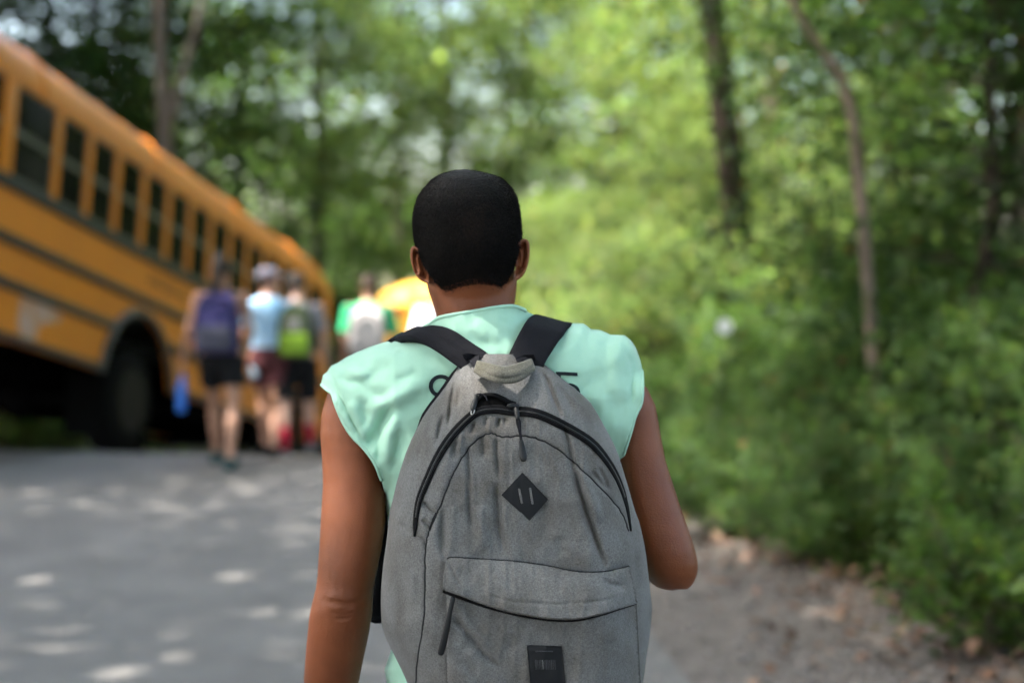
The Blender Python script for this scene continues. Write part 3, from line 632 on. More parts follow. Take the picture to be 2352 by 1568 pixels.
    for x in (-.95, -.72, .72, .95):
        mb = MB(); mb.lathe([(T0 - .075, .03), (T0 - .07, .085), (T0 - .041, .09)], 18, 'y', (x, 0, hz_(.75))); mb.build('tail_lamp', K['red'], rp, angle=40)
        mb = MB(); mb.lathe([(T0 - .075, .03), (T0 - .07, .075), (T0 - .041, .08)], 18, 'y', (x, 0, hz_(2.13))); mb.build('warning_lamp', K['red'], rp, angle=40)
    # front end
    mb = MB(); mb.box((-1.19, T1, hz_(.0)), (1.19, T1 + .05, hz_(1.0)), .02)
    for a, b in ((-1.19, -1.08), (-.04, .04), (1.08, 1.19)): mb.box((a, T1, hz_(1.0)), (b, T1 + .05, hz_(2.0)))
    mb.box((-1.19, T1, hz_(2.0)), (1.19, T1 + .05, hz_(2.12))); fp = mb.build('front_panel', Y_, e, angle=40)
    for a, b in ((-1.08, -.04), (.04, 1.08)):
        mb = MB(); mb.box((a, T1 + .015, hz_(1.0)), (b, T1 + .025, hz_(2.0))); mb.build('windscreen', K['glass'], fp, False)
    mb = MB(); mb.box((-1.15, T1 + .052, hz_(-.12)), (1.15, T1 + .18, hz_(.14)), .03); mb.build('front_bumper', Bk, e, angle=40)
    for x in (-.9, .9):
        mb = MB(); mb.lathe([(T1 + .05, .10), (T1 + .075, .095), (T1 + .085, .04)], 20, 'y', (x, 0, hz_(.45))); mb.build('headlamp', K['white'], fp, angle=40)
    for x in (-1, 1):
        mb = MB(); mb.tube([(x*1.18, T1 + .03, hz_(1.15)), (x*1.38, T1 + .30, hz_(1.35)), (x*1.38, T1 + .30, hz_(1.95)), (x*1.18, T1 + .03, hz_(2.02))], .014, 8)
        ma = mb.build('mirror_arm', Bk, e); mb = MB(); mb.box((x*1.38 - .07, T1 + .26, hz_(1.42)), (x*1.38 + .07, T1 + .34, hz_(1.86)), .025); mb.build('mirror', Bk, ma, angle=40)
    # small dark lettering on the side, too blurred in the photograph to read
    k = 0; t = -.25
    for wl in (5, 6, 4):
        for _ in range(wl):
            mb = MB(); x0 = HW + .0015; s_ = .045
            mb.box((x0 - .001, t, hz_(.985)), (x0 + .001, t + .012, hz_(1.075))); mb.box((x0 - .001, t + .012, hz_(1.062)), (x0 + .001, t + s_, hz_(1.075)))
            if k % 2: mb.box((x0 - .001, t + .012, hz_(.985)), (x0 + .001, t + s_, hz_(.998)))
            else: mb.box((x0 - .001, t + s_ - .012, hz_(.985)), (x0 + .001, t + s_, hz_(1.062)))
            mb.build('letter_mark', Bk, e, False); t += .062; k += 1
        t += .05
    # sun dapple painted as a pale plate low on the side, behind the wheel
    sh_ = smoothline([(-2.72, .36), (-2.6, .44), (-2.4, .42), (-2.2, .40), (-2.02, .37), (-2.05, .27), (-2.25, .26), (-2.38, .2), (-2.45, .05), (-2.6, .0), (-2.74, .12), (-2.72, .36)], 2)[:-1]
    mb = MB(); mb.plate([(a, hz_(b)) for a, b in sh_], HW + .0005, HW + .0025); mb.build('painted_dapple', K['painted_dapple'], e, False)
    return e
def copytree(o, parent=None):
    c = o.copy(); C.objects.link(c); c.parent = parent
    for ch in list(o.children): copytree(ch, c)
    return c
bus = make_bus()
org = BUS_A - HW*RT - GH*UP
Mx = Matrix([[RT[0], U[0], UP[0], org[0]], [RT[1], U[1], UP[1], org[1]], [RT[2], U[2], UP[2], org[2]], [0, 0, 0, 1]])
bus2 = copytree(bus)
bus.matrix_world = Mx
thing(bus, 'yellow school bus with black rub rails parked nose-down on the left', 'bus')
bus2.name = 'school_bus.001'
yb = 29.0; xb = -1.05
bus2.location = (xb, yb, float(hgt(xb, yb)) + .02); bus2.rotation_euler = (0, R(-2.0), R(-1.5))
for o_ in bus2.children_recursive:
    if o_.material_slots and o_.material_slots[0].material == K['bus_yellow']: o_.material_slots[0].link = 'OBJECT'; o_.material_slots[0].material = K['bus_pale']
thing(bus2, 'second yellow school bus, mostly hidden behind the head of the man in mint', 'bus')

# ------------------------------------------------------------------ the walkers up ahead
def walker(label, px, Yd, Hm, yaw, skin, hairc, top, bottom, shoe, sleeve=.22, step=.16, armL=None, armR=None, hair='short', sock=None, shortlen=.50, cap=None, headyaw=0.0, tank=False):
    """a person walking, built in metres for a height of 1.70 and scaled"""
    X0 = float(at(px, 700, Yd)[0]); k = Hm/1.70
    sk = K['skin_' + skin]
    J = dict(hipL=(-.095, 0, .90), hipR=(.095, 0, .90), kneeL=(-.10, step*.75, .49), kneeR=(.10, -step*.2, .485), ankL=(-.105, step, .09), ankR=(.105, -step*.95, .115),
             shL=(-.175, 0, 1.385), shR=(.175, 0, 1.385))
    armL = armL or ((-.235, -.04, 1.10), (-.25, .05, .86)); armR = armR or ((.235, .03, 1.10), (.25, .12, .87))
    V = lambda *p: [np.array(q, float) for q in p]
    body = MB()
    def ringz(z, rx, ry, y=0.0, n=20, x=0.0): th = np.arange(n)*2*np.pi/n; return np.stack([x + rx*np.cos(th), y + ry*np.sin(th), np.full(n, z)], -1)
    tors = [(.84, .13, .10), (.92, .155, .115), (1.0, .145, .105), (1.10, .13, .095), (1.22, .145, .10), (1.32, .165, .10), (1.38, .17, .09), (1.425, .12, .07), (1.455, .065, .058)]
    body.rings([ringz(z, a, b) for z, a, b in tors])
    body.tube([(0, 0, 1.40), (0, .01, 1.48), (0, .02, 1.56)], [.062, .054, .056], 14)
    hd = [(1.475, .03, .04, .05), (1.495, .048, .062, .04), (1.53, .062, .082, .022), (1.57, .070, .092, .012), (1.61, .074, .097, .008), (1.645, .070, .092, .004), (1.675, .054, .072, 0), (1.692, .03, .042, 0), (1.699, .01, .015, 0)]
    ch_, sh_ = math.cos(headyaw), math.sin(headyaw); rot = np.array([[ch_, -sh_, 0], [sh_, ch_, 0], [0, 0, 1]])
    HC = np.array([0, .01, 0])
    body.rings([ringz(z, a, b, y) @ rot.T + HC for z, a, b, y in hd])
    body.tube(np.array([(0, .10, 1.60), (0, .122, 1.572), (0, .112, 1.560)]) @ rot.T + HC, [.008, .013, .012], 8)
    for s_ in (-1, 1):
        body.ell(np.array((s_*.076, 0, 1.588)) @ rot.T + HC, (.012, .02, .03), 10, 8)
        h_, kn, an = (J['hipL'], J['kneeL'], J['ankL']) if s_ < 0 else (J['hipR'], J['kneeR'], J['ankR'])
        h_, kn, an = V(h_, kn, an)
        body.tube([h_ + [0, 0, .03], h_*.55 + kn*.45, kn, kn*.65 + an*.35 + [0, -.012, 0], kn*.2 + an*.8, an], [.088, .072, .052, .055, .036, .035], 16)
        body.tube([an + [0, -.03, -.05], an + [0, .06, -.055], an + [0, .15, -.068]], [.036, .036, .024], 10, .8)
        sh, el, wr = V(J['shL'] if s_ < 0 else J['shR'], *(armL if s_ < 0 else armR))
        body.tube([sh, sh*.5 + el*.5, el, el*.6 + wr*.4, wr], [.050, .043, .036, .037, .024], 14)
        d = wr - el; d /= np.linalg.norm(d); side = np.cross(d, [1, 0, 0]); side /= np.linalg.norm(side)
        body.tube([wr, wr + d*.05, wr + d*.09], [.026, .034, .030], 12, .55, upv=(1, 0, 0))
        for f in range(4):
            o_ = side*(f - 1.5)*.018; ln = (.062, .075, .07, .055)[f]; curl = np.array([-s_*.018, 0, 0])
            body.tube([wr + d*.085 + o_, wr + d*(.085 + ln*.5) + o_ + curl*.3, wr + d*(.085 + ln*.95) + o_ + curl], [.0095, .009, .0078], 7)
        body.tube([wr + d*.03 + side*.028, wr + d*.06 + side*.05, wr + d*.095 + side*.052], [.0115, .010, .0085], 7)
    me = remesh(body, 'person_body', .011, 2, sk)
    e = ob('person', me); thing(e, label, 'person')
    # clothes
    t = MB(); sc_ = 1.0
    zs = [(.88, .165, .125), (1.0, .16, .118), (1.10, .148, .11), (1.22, .158, .115), (1.32, .178, .113), (1.385, .18, .10), (1.425, .125, .08), (1.447, .08, .07)]
    if tank: zs = [(.92, .158, .12), (1.0, .15, .112), (1.10, .138, .104), (1.22, .152, .110), (1.32, .150, .108), (1.38, .12, .088), (1.42, .09, .074)]
    t.rings([ringz(z, a, b) for z, a, b in zs])
    if sleeve:
        for s_ in (-1, 1):
            sh, el = V(J['shL'] if s_ < 0 else J['shR'], (armL if s_ < 0 else armR)[0]); d = (el - sh)/np.linalg.norm(el - sh)
            t.tube([sh - d*.02, sh + d*sleeve*.5, sh + d*sleeve], [.066, .063, .066], 14, rnd=False)
    ob('shirt', remesh(t, 'shirt', .011, 1, top), e)
    t = MB(); t.rings([ringz(z, a, b) for z, a, b in [(.80, .15, .12), (.88, .175, .135), (.96, .165, .125), (1.0, .158, .12)]])
    for s_ in (-1, 1):
        h_, kn = V(*((J['hipL'], J['kneeL']) if s_ < 0 else (J['hipR'], J['kneeR']))); q = h_ + (kn - h_)*shortlen*1.6
        t.tube([h_, h_*.5 + q*.5, q], [.105, .100, .098], 16, rnd=False)
    ob('shorts', remesh(t, 'shorts', .012, 1, bottom), e)
    for s_ in (-1, 1):
        an = np.array(J['ankL'] if s_ < 0 else J['ankR'])
        t = MB(); t.tube([an + [0, -.045, -.045], an + [0, .03, -.040], an + [0, .10, -.058], an + [0, .165, -.068]], [.045, .049, .044, .032], 12, .85)
        t.box(an + [-.042, -.075, -.093], an + [.042, .185, -.072], .008); ob('shoe', remesh(t, 'shoe', .009, 1, shoe), e)
        if sock:
            kn = np.array(J['kneeL'] if s_ < 0 else J['kneeR']); t = MB(); t.tube([an + [0, 0, -.01], an*.75 + kn*.25 + [0, -.006, 0], an*.5 + kn*.5 + [0, -.012, 0]], [.042, .047, .06], 14, rnd=False); t.build('sock', sock, e)
    hm = K['hair_' + hairc]
    t = MB()
    cap_rows = [(1.705, .012), (1.70, .036), (1.683, .062), (1.65, .080), (1.615, .084), (1.585, .082), (1.56, .074)]
    rows = []
    for z, r_ in cap_rows:
        rg = ringz(z, r_, r_*1.26, -.004); rows.append(rg)
    pts = np.array(rows)
    if not cap:
        low = pts.copy()
        fr = (low[..., 1] > .03)      # face side: pull the lower rows back so the face stays free
        low[..., 1] = np.where(fr & (low[..., 2] < 1.66), .03 + (low[..., 1] - .03)*.2, low[..., 1])
        t.rings([r_ @ rot.T + HC for r_ in low])
        if hair == 'pony':
            t.ell((0, -.085, 1.68), (.055, .05, .055)); t.tube([(0, -.10, 1.68), (.0, -.16, 1.62), (-.015, -.165, 1.50), (-.02, -.15, 1.36)], [.03, .045, .04, .016], 12)
        ob('hair', remesh(t, 'hair', .010, 1, hm), e)
    else:
        t.rings([r_ @ rot.T + HC for r_ in pts[:5]*np.array([1.04, 1.04, 1]) + np.array([0, 0, .006])])
        bt = np.array([(-.07, .06, 1.632), (-.05, .17, 1.622), (0, .195, 1.62), (.05, .17, 1.622), (.07, .06, 1.632), (0, .04, 1.638)])
        q = np.concatenate([bt, bt + [0, 0, .012]]) @ rot.T + HC
        t.add(q, [(0, 1, 2, 3, 4, 5), (11, 10, 9, 8, 7, 6)] + [(i, (i+1) % 6, (i+1) % 6 + 6, i + 6) for i in range(6)])
        ob('cap', remesh(t, 'cap', .008, 1, cap), e)
        t = MB(); rows = [ringz(z, r_, r_*1.24, -.006) for z, r_ in ((1.63, .079), (1.59, .078), (1.555, .066))]
        rows = [np.where((r_[:, 1:2] > .0), r_*[1, .05, 1], r_) for r_ in rows]; t.rings([r_ @ rot.T + HC for r_ in rows]); ob('hair', remesh(t, 'hair', .009, 1, hm), e)
    e.location = (X0, Yd, float(hgt(X0, Yd))); e.rotation_euler.z = yaw; e.scale = (k,)*3
    return e
def rucksack(label, owner, w_, h_, d_, zc, main, accent, strapm, panel=None, yoff=-.105, tilt=0.0, group=None):
    """a worn rucksack: body, lid seam, pocket, two straps and a grab loop, hung on the owner's back"""
    e = empty('backpack'); thing(e, label, 'backpack', group)
    def rb(z, a, b, n=24, y=0.0):
        th = np.arange(n)*2*np.pi/n; c, s_ = np.cos(th), np.sin(th)
        return np.stack([np.sign(c)*np.abs(c)**.55*a, y + np.sign(s_)*np.abs(s_)**.6*b, np.full(n, z)], -1)
    rows = [(0, .80, .55), (.02, .95, .85), (.12, 1.0, 1.0), (.35, 1.0, .97), (.6, .96, .85), (.8, .86, .68), (.92, .70, .48), (.98, .45, .25), (1, .2, .1)]
    mb = MB(); mb.rings([rb(h_*f, w_/2*a, d_/2*b, y=-d_/2*b) for f, a, b in rows]); mb.build('bag', main, e)
    mb = MB(); mb.rings([rb(h_*f, w_*.40*a, .03*a, y=-d_ - .006) for f, a in ((.07, .85), (.10, .97), (.30, 1), (.42, .98), (.46, .8))]); mb.build('front_pocket', accent, e)
    if panel:
        mb = MB(); mb.rings([rb(h_*f, w_*.20*a, .014, y=-d_*.86 - .004) for f, a in ((.52, .9), (.55, 1), (.70, 1), (.73, .9))]); mb.build('pocket_panel', panel, e)
    mb = MB(); mb.tube([(w_*.42*math.sin(t), -d_*(.86 - .12*abs(math.cos(t)) * .3) - .004, h_*(.56 + .33*math.cos(t))) for t in np.linspace(-1.7, 1.7, 22)], .006, 6); mb.build('zipper', K['black_zip'], e)
    for s_ in (-1, 1):
        mb = MB(); mb.tube(smoothline([(s_*.07, .0, h_*.96), (s_*.085, .06, h_*1.03), (s_*.10, .15, h_*1.0), (s_*.125, .235, h_*.85), (s_*.14, .215, h_*.55), (s_*.15, .09, h_*.25), (s_*.14, .0, h_*.10)], 2), .022, 10, .3, upv=(0, 1, .3)); mb.build('shoulder_strap', strapm, e)
    mb = MB(); mb.tube([(-.035, -.02, h_*.97), (-.03, -.03, h_*1.06), (.03, -.03, h_*1.06), (.035, -.02, h_*.97)], .008, 6); mb.build('grab_loop', strapm, e)
    cz, sz_ = math.cos(owner.rotation_euler.z), math.sin(owner.rotation_euler.z); k = owner.scale[0]
    oy = yoff*k; e.location = (owner.location.x - sz_*oy, owner.location.y + cz*oy, owner.location.z + zc*k); e.rotation_euler = (0, tilt, owner.rotation_euler.z); e.scale = (k,)*3
    return e
def bottle(label, loc, s_, body, capm, tilt=0.0):
    e = empty('water_bottle', loc); e.rotation_euler = (0, tilt, 0); thing(e, label, 'bottle')
    mb = MB(); mb.lathe([(-.235*s_, .020), (-.23*s_, .034), (-.20*s_, .037), (-.08*s_, .037), (-.045*s_, .033), (-.02*s_, .018)], 20, 'z'); mb.build('flask', body, e)
    mb = MB(); mb.lathe([(-.022*s_, .019), (0, .020), (.006*s_, .014)], 16, 'z'); mb.tube([(-.022, 0, -.012), (0, 0, .02), (.022, 0, -.012)], .005, 6); mb.build('lid', capm, e)
    return e
for n_, c_ in dict(fair=(.50, .27, .19), tan=(.42, .22, .15), pale=(.58, .35, .27)).items(): K['skin_' + n_] = mat(n_ + '_skin', c_, .5, .35, tuple(v*.9 for v in c_), 14)
for n_, c_ in dict(brown=(.035, .02, .013), dark=(.018, .012, .010)).items(): K['hair_' + n_] = mat(n_ + '_hair', c_, .6, .3, tuple(v*1.6 for v in c_), 60, .3, 300)
def cloth(n_, c_, v_=None, sc2=12): K[n_] = mat(n_ + '_cloth', c_, .88, .15, v_ or tuple(x*.85 for x in c_), sc2, .15, 300); return K[n_]
pink = cloth('pink', (.62, .16, .34)); navy = cloth('navy', (.028, .034, .10), (.055, .04, .13)); blk = cloth('black', (.012, .012, .014)); gsh = cloth('grey_shirt', (.25, .24, .28))
tie = cloth('pale_blue', (.20, .50, .86), (.52, .70, .86), 5); capg = cloth('grey_cap', (.15, .14, .18)); lime = cloth('lime', (.28, .46, .05)); lime2 = cloth('lime_dark', (.10, .13, .07))
grn = cloth('green_shirt', (.04, .36, .16)); pgrey = cloth('pale_grey', (.36, .34, .345)); blue = cloth('blue', (.04, .14, .36)); wht = cloth('white', (.78, .77, .85)); teal = cloth('teal_shoe', (.02, .07, .075)); maroon = cloth('maroon', (.09, .03, .035)); redc = cloth('red', (.45, .02, .05)); greyc = cloth('mid_grey', (.22, .21, .22)); bluebag = cloth('navy_grey', (.06, .06, .085))
brnbag = cloth('dusty_brown', (.22, .19, .18))
K['bottle_blue'] = mat('blue_plastic', (.02, .16, .62), .35, .5); K['bottle_clear'] = mat('pale_blue_plastic', (.45, .62, .75), .25, .5)

g1 = walker('young person with a dark ponytail, pink top and navy backpack, walking on the road', 508, 11.45, 1.69, 0.03, 'tan', 'dark', pink, blk, teal, sleeve=0, tank=True, hair='pony', shortlen=.36, step=.30,
            armL=((-.255, -.06, 1.10), (-.31, .0, .86)), armR=((.22, .05, 1.12), (.20, .24, 1.06)))
rucksack('navy and purple backpack on the person with the ponytail', g1, .36, .50, .21, .93, navy, bluebag, blk)
wl = g1.matrix_basis @ Vector((-.325, .01, .775))
bottle('bright blue water bottle dangling from the hand of the ponytailed person', (g1.location.x - .325*.976, g1.location.y, g1.location.z + .735), 1.25, K['bottle_blue'], K['bottle_blue'], .06)
g2 = walker('person in a pale blue tie-dyed tee and grey cap, face turned right', 616, 12.3, 1.63, -.15, 'fair', 'brown', tie, maroon, blk, sleeve=.20, cap=capg, headyaw=-1.0, shortlen=.38, step=.20,
            armL=((-.22, -.02, 1.12), (-.12, .16, .98)), armR=((.22, .05, 1.12), (.20, .26, 1.06)))
bottle('clear pale blue bottle held by the person in the grey cap', (g2.location.x - .13, g2.location.y - .02, g2.location.z + .90), .9, K['bottle_clear'], K['bottle_clear'], -.1)
g3 = walker('boy in a grey tee and black shorts with red socks, beside the grey-capped person', 682, 12.35, 1.60, 0.05, 'pale', 'dark', gsh, blk, greyc, sleeve=.22, sock=redc, shortlen=.56, step=-.18)
rucksack('lime green and grey backpack on the boy in black shorts', g3, .32, .48, .19, .93, lime2, lime, lime2, pgrey)
g4 = walker('person in a green tee and blue shorts walking ahead at the centre', 848, 12.55, 1.62, 0.0, 'tan', 'brown', grn, blue, blk, sleeve=.23, shortlen=.56)
rucksack('pale grey backpack on the person in the green tee', g4, .34, .46, .18, .94, pgrey, pgrey, pgrey)
g5 = walker('person in a white tee half hidden behind the man in mint', 1012, 12.5, 1.62, -.1, 'tan', 'dark', wht, greyc, blk, sleeve=.24)

# ------------------------------------------------------------------ the man in front: measures in photograph units, each at its own depth behind MAN_Y
PXM = lambda d: (MAN_Y + d) / FD
def rowring(y, xl, xr, ry, dc, n=36, p=2.0):
    th = np.arange(n)*2*np.pi/n; c, s_ = np.cos(th), np.sin(th)
    sx = np.sign(s_)*np.abs(s_)**(2/p); cyy = np.sign(c)*np.abs(c)**(2/p)
    return M((xl + xr)/2 + (xr - xl)/2*sx, np.full(n, float(y)), dc - ry*cyy)
# --- head surface
HROW = np.array([(388, 1064, 1074, .006, .066), (389.5, 1050, 1082, .016, .065), (391, 1041, 1091, .024, .065), (393.5, 1031, 1104, .034, .064), (396.6, 1020.5, 1117, .043, .064), (402, 1007.5, 1136, .055, .063), (407, 999, 1149, .063, .062), (413, 991, 1158, .069, .062), (430, 976, 1174, .080, .061), (452, 961.5, 1185, .089, .06), (475, 954, 1190.5, .094, .06),
  (497, 950.6, 1193, .096, .06), (534, 952, 1195.5, .097, .06), (565, 957, 1194, .095, .061), (600, 966, 1190, .088, .066), (630, 974, 1186, .079, .072), (655, 981, 1184, .071, .078), (680, 988, 1182, .066, .08), (710, 1000, 1178, .06, .08)])
def head(th, y, off=0.0):
    f = lambda k: np.interp(y, HROW[:, 0], HROW[:, k])
    rx = (f(2) - f(1))/2 + off; ry = f(3) + off*PXM(.06)
    return M((f(1) + f(2))/2 + rx*np.sin(th), y - off*.8*np.clip((420 - y)/30, 0, 1), f(4) - ry*np.cos(th))
body = MB(); th = np.arange(48)*2*np.pi/48
body.rings([head(th, np.full(48, y), -5.0) for y in np.concatenate([[391], np.linspace(396, 708, 44)])])
body.ell(M(1078, 628, .105), (.058, .062, .078), 24, 14)                       # face and jaw
body.ell(M(1078, 700, .140), (.030, .026, .024), 16, 10)                       # chin
body.tube([M(1078, 560, .150), M(1078, 600, .175), M(1078, 612, .168)], [.010, .015, .015], 12)   # nose
body.tube([M(1045, 652, .160), M(1078, 656, .170), M(1111, 652, .160)], [.007, .010, .007], 10)   # lips
body.tube([M(1030, 535, .140), M(1078, 532, .155), M(1126, 535, .140)], [.010, .011, .010], 10)   # brow
body.rings([rowring(y, a, b, r_, d) for y, a, b, r_, d in [(610, 985, 1182, .05, .085), (640, 977, 1188, .058, .082), (670, 984, 1186, .060, .08), (700, 995, 1182, .061, .078), (731, 1004, 1183, .063, .078), (765, 985, 1205, .066, .08), (800, 930, 1260, .064, .085), (850, 900, 1300, .06, .09)]])
body.rings([rowring(y, a, b, r_, .09, p=2.5) for y, a, b, r_ in [(780, 985, 1250, .05), (815, 915, 1340, .062), (865, 850, 1392, .07), (930, 872, 1400, .078), (1050, 905, 1392, .084), (1200, 918, 1388, .085), (1400, 918, 1392, .085), (1560, 910, 1402, .09), (1720, 896, 1416, .10), (1850, 885, 1425, .105), (1960, 900, 1410, .09)]])
larm = [(880, 768, 880, .088), (903, 752, 884, .088), (949, 738.5, 885, .086), (996, 735, 885, .083), (1057, 739.5, 885, .078), (1111, 741.5, 886, .072), (1183, 737, 886, .064), (1222, 735, 883, .06), (1288, 731, 871, .052), (1320, 729, 864, .049), (1346, 726, 858, .048), (1375, 719, 856, .048), (1405, 711.5, 855, .05), (1450, 706.5, 849, .055), (1504, 701.5, 837, .062), (1568, 697, 824, .07), (1640, 697, 805, .08), (1720, 701, 785, .09), (1790, 706, 768, .10)]
body.rings([rowring(y, a, b, (b - a)/2*PXM(d)*.97, d) for y, a, b, d in larm])
body.ell(M(792, 1372, .048) + np.array([0, -.034, 0]), (.026, .013, .026))        # point of the elbow
def hand(wr, d, side, back, curl, sgn):
    """palm, four bent fingers of unequal length and a thumb leaving the side of the palm"""
    wr, d, side, back = (np.asarray(v, float) for v in (wr, d, side, back))
    body.tube([wr, wr + d*.045, wr + d*.085], [.027, .040, .038], 16, .48, upv=back)
    for f in range(4):
        o_ = side*(f - 1.5)*.020; ln = (.068, .078, .073, .056)[f]; p0 = wr + d*.085 + o_
        a1, a2, a3 = curl*.5, curl*1.1, curl*1.7
        s1 = p0 + (d*math.cos(a1) - back*math.sin(a1))*ln*.45; s2 = s1 + (d*math.cos(a2) - back*math.sin(a2))*ln*.32; s3 = s2 + (d*math.cos(a3) - back*math.sin(a3))*ln*.25
        body.tube([p0, s1, s2, s3], [.0098, .0092, .0085, .0075], 9)
    t0 = wr + d*.025 + side*sgn*.030; t1 = t0 + d*.035 + side*sgn*.022 - back*.008; t2 = t1 + d*.036 - back*.010*(1 + curl)
    body.tube([t0, t1, t2], [.013, .0115, .0095], 9)
hand(M(737, 1795, .10), (.02, .12, -.99), (0, 1, .12), (-1, 0, 0), .45, 1)
rarm = [(885, 1382, 1484, .088), (931, 1392, 1506, .086), (1000, 1406, 1518, .08), (1057, 1416, 1529, .074), (1110, 1424, 1546, .068), (1160, 1434, 1562, .062), (1230, 1452, 1587, .056), (1270, 1466, 1599, .053), (1300, 1478, 1604, .052), (1322, 1489, 1601, .052), (1340, 1504, 1592, .054), (1353, 1524, 1580, .056)]
body.rings([rowring(y, a, b, (b - a)/2*PXM(d)*.97, d) for y, a, b, d in rarm])
E0 = M(1540, 1300, .06); W0 = E0 + np.array([-.085, .235, .075])
body.tube([E0, E0*.7 + W0*.3, E0*.3 + W0*.7, W0], [.040, .040, .031, .026], 16)
hand(W0, (-.45, .62, .64), (.6, -.2, .6), (.65, .6, -.2), .95, -1)
for s_, px in ((-1, 1040), (1, 1270)):
    hp = M(px, 1930, .09); kn = hp + np.array([s_*.01, .03 + s_*.10, -.43]); an = kn + np.array([0, -.05 + s_*.04, -.38]); an[2] = .085
    body.tube([hp, hp*.5 + kn*.5, kn, kn*.65 + an*.35, an], [.095, .08, .056, .056, .038], 18)
    body.tube([an + [0, -.03, -.045], an + [0, .06, -.05], an + [0, .16, -.065]], [.036, .037, .025], 12, .8)
    if s_ < 0: ANK = []
    ANK.append((hp, kn, an))
me = remesh(body, 'person_body', .0034, 5, K['skin_man'])
V = getv(me)
for L_, w_, a_ in ((z6([(215, 830), (260, 845), (325, 825)]), 2.6, .0032), (z6([(225, 862), (270, 866), (315, 852)]), 2.6, .0032), (z6([(235, 812), (270, 818), (330, 800)]), 2.4, .0022), (z6([(160, 770), (300, 785), (400, 765)]), 9, .0035)):
    P3 = M(L_[:, 0], L_[:, 1], .02); q, t = segdist(V[:, 0], V[:, 2], P3[:, [0, 2]])
    m = (V[:, 1] < MAN_Y + .05) & (V[:, 0] < -.15); g = np.exp(-(q/(w_*PXM(0)))**2)*np.sin(np.pi*np.clip(t*.9 + .05, 0, 1))**.5
    V[:, 1] += np.where(m, g*a_, 0)
setv(me, V)
# ears joined onto the body mesh
def ear(cont, inner, bump, groove, d0):
    out = np.concatenate([smoothline(cont, 2), inner[::-1]]); P2, T2, nb = sheet2d(out, 2.2)
    dd, _ = segdist(P2[:, 0], P2[:, 1], smoothline(cont, 2)); bd, _ = segdist(P2[:, 0], P2[:, 1], bump); gd, _ = segdist(P2[:, 0], P2[:, 1], groove)
    di, _ = segdist(P2[:, 0], P2[:, 1], inner)
    z = d0 - .009*np.sqrt(np.clip(1 - ((dd - 5)/6)**2, 0, 1)) - .010*np.exp(-(bd/5.5)**2) + .006*np.exp(-(gd/3.0)**2) - .010*np.clip(1 - di/10, 0, 1)
    A_ = M(P2[:, 0], P2[:, 1], z); B_ = M(P2[:, 0], P2[:, 1], np.full(len(P2), d0 + .010) - .004*(dd < 1))
    n = len(P2); Fc = [tuple(t) for t in T2] + [tuple(i + n for i in t[::-1]) for t in T2] + [(i, (i+1) % nb, (i+1) % nb + n, i + n) for i in range(nb)]
    return np.concatenate([A_, B_]), Fc
bm = bmesh.new(); bm.from_mesh(me)
for args in ((zh([(345, 835), (300, 815), (268, 835), (260, 890), (272, 975), (298, 1050), (335, 1105), (372, 1132), (408, 1145)]), zh([(352, 840), (385, 940), (425, 1060), (425, 1145)]), zh([(325, 920), (335, 985), (352, 1050)]), zh([(305, 880), (303, 960), (325, 1050)]), .050),
             (zh([(1205, 785), (1240, 755), (1280, 757), (1303, 790), (1307, 860), (1296, 960), (1270, 1040), (1232, 1095), (1196, 1115)]), zh([(1195, 790), (1185, 900), (1180, 1010), (1180, 1110)]), zh([(1232, 870), (1235, 920), (1222, 990)]), zh([(1262, 830), (1262, 920), (1240, 1010)]), .050)):
    Ve, Fe = ear(*args); vs_ = [bm.verts.new(v) for v in Ve]
    for f in Fe:
        try: bm.faces.new([vs_[i] for i in f]).smooth = True
        except ValueError: pass
bmesh.ops.recalc_face_normals(bm, faces=bm.faces); bm.to_mesh(me); bm.free()
man = ob('person', me); thing(man, 'man seen from behind in a mint sleeveless shirt, wearing a grey backpack, in the foreground', 'person')
for px in (1048, 1108):
    mb = MB(); mb.ell(M(px, 562, .147), (.0125, .0125, .0125), 14, 10); mb.build('eye', K['white'], man)
# --- hair: cropped shell with short strands
HL = np.array([(-180, 435), (-150, 445), (-120, 500), (-98, 560), (-88, 585), (-79, 604), (-66, 628), (-52, 652), (-41, 669), (-30, 667), (-14, 657), (7, 650), (25, 652), (36, 656), (44, 660), (56, 648), (70, 618), (78, 600), (88, 575), (98, 555), (120, 500), (150, 445), (180, 435)], float)
yh = lambda t: np.interp((np.degrees(t) + 180) % 360 - 180, HL[:, 0], HL[:, 1])
nt_, nr_ = 120, 60
TH = np.linspace(-math.pi, math.pi, nt_, endpoint=False); rows = []
for i in range(nr_):
    f = i/(nr_ - 1); y = 388 + (yh(TH) - 11 - 388)*f**1.6
    off = np.clip((yh(TH) - y)/38, 0, 1)**.6*4.0 - 5.2
    rows.append(head(TH, y, off))
mb = MB(); mb.rings(rows, cap=False)
top_ = len(rows)*nt_; mb.V[0] = np.concatenate([mb.V[0], [rows[0].mean(0)]]); mb.n += 1
mb.F += [(top_, j, (j + 1) % nt_) for j in range(nt_)]
hr = mb.build('hair', K['hair'], man)
rng = np.random.default_rng(3); n = 70000
t_ = rng.uniform(-2.1, 2.1, n); f = rng.random(n)**.8; y = 389 + (yh(t_) + 18 - 389)*f
below = y - yh(t_); keep = (below < -6) | (rng.random(n) < np.exp(-np.clip(below + 6, 0, 40)/7)); t_, y = t_[keep], y[keep]; below = below[keep]
off = np.clip(-below/38, 0, 1)**.6*4.0 - 5.2
P0 = head(t_, y, off - .6); P1 = head(t_, y, off + 3.5); nrm = P1 - P0; nrm /= np.linalg.norm(nrm, axis=1)[:, None]
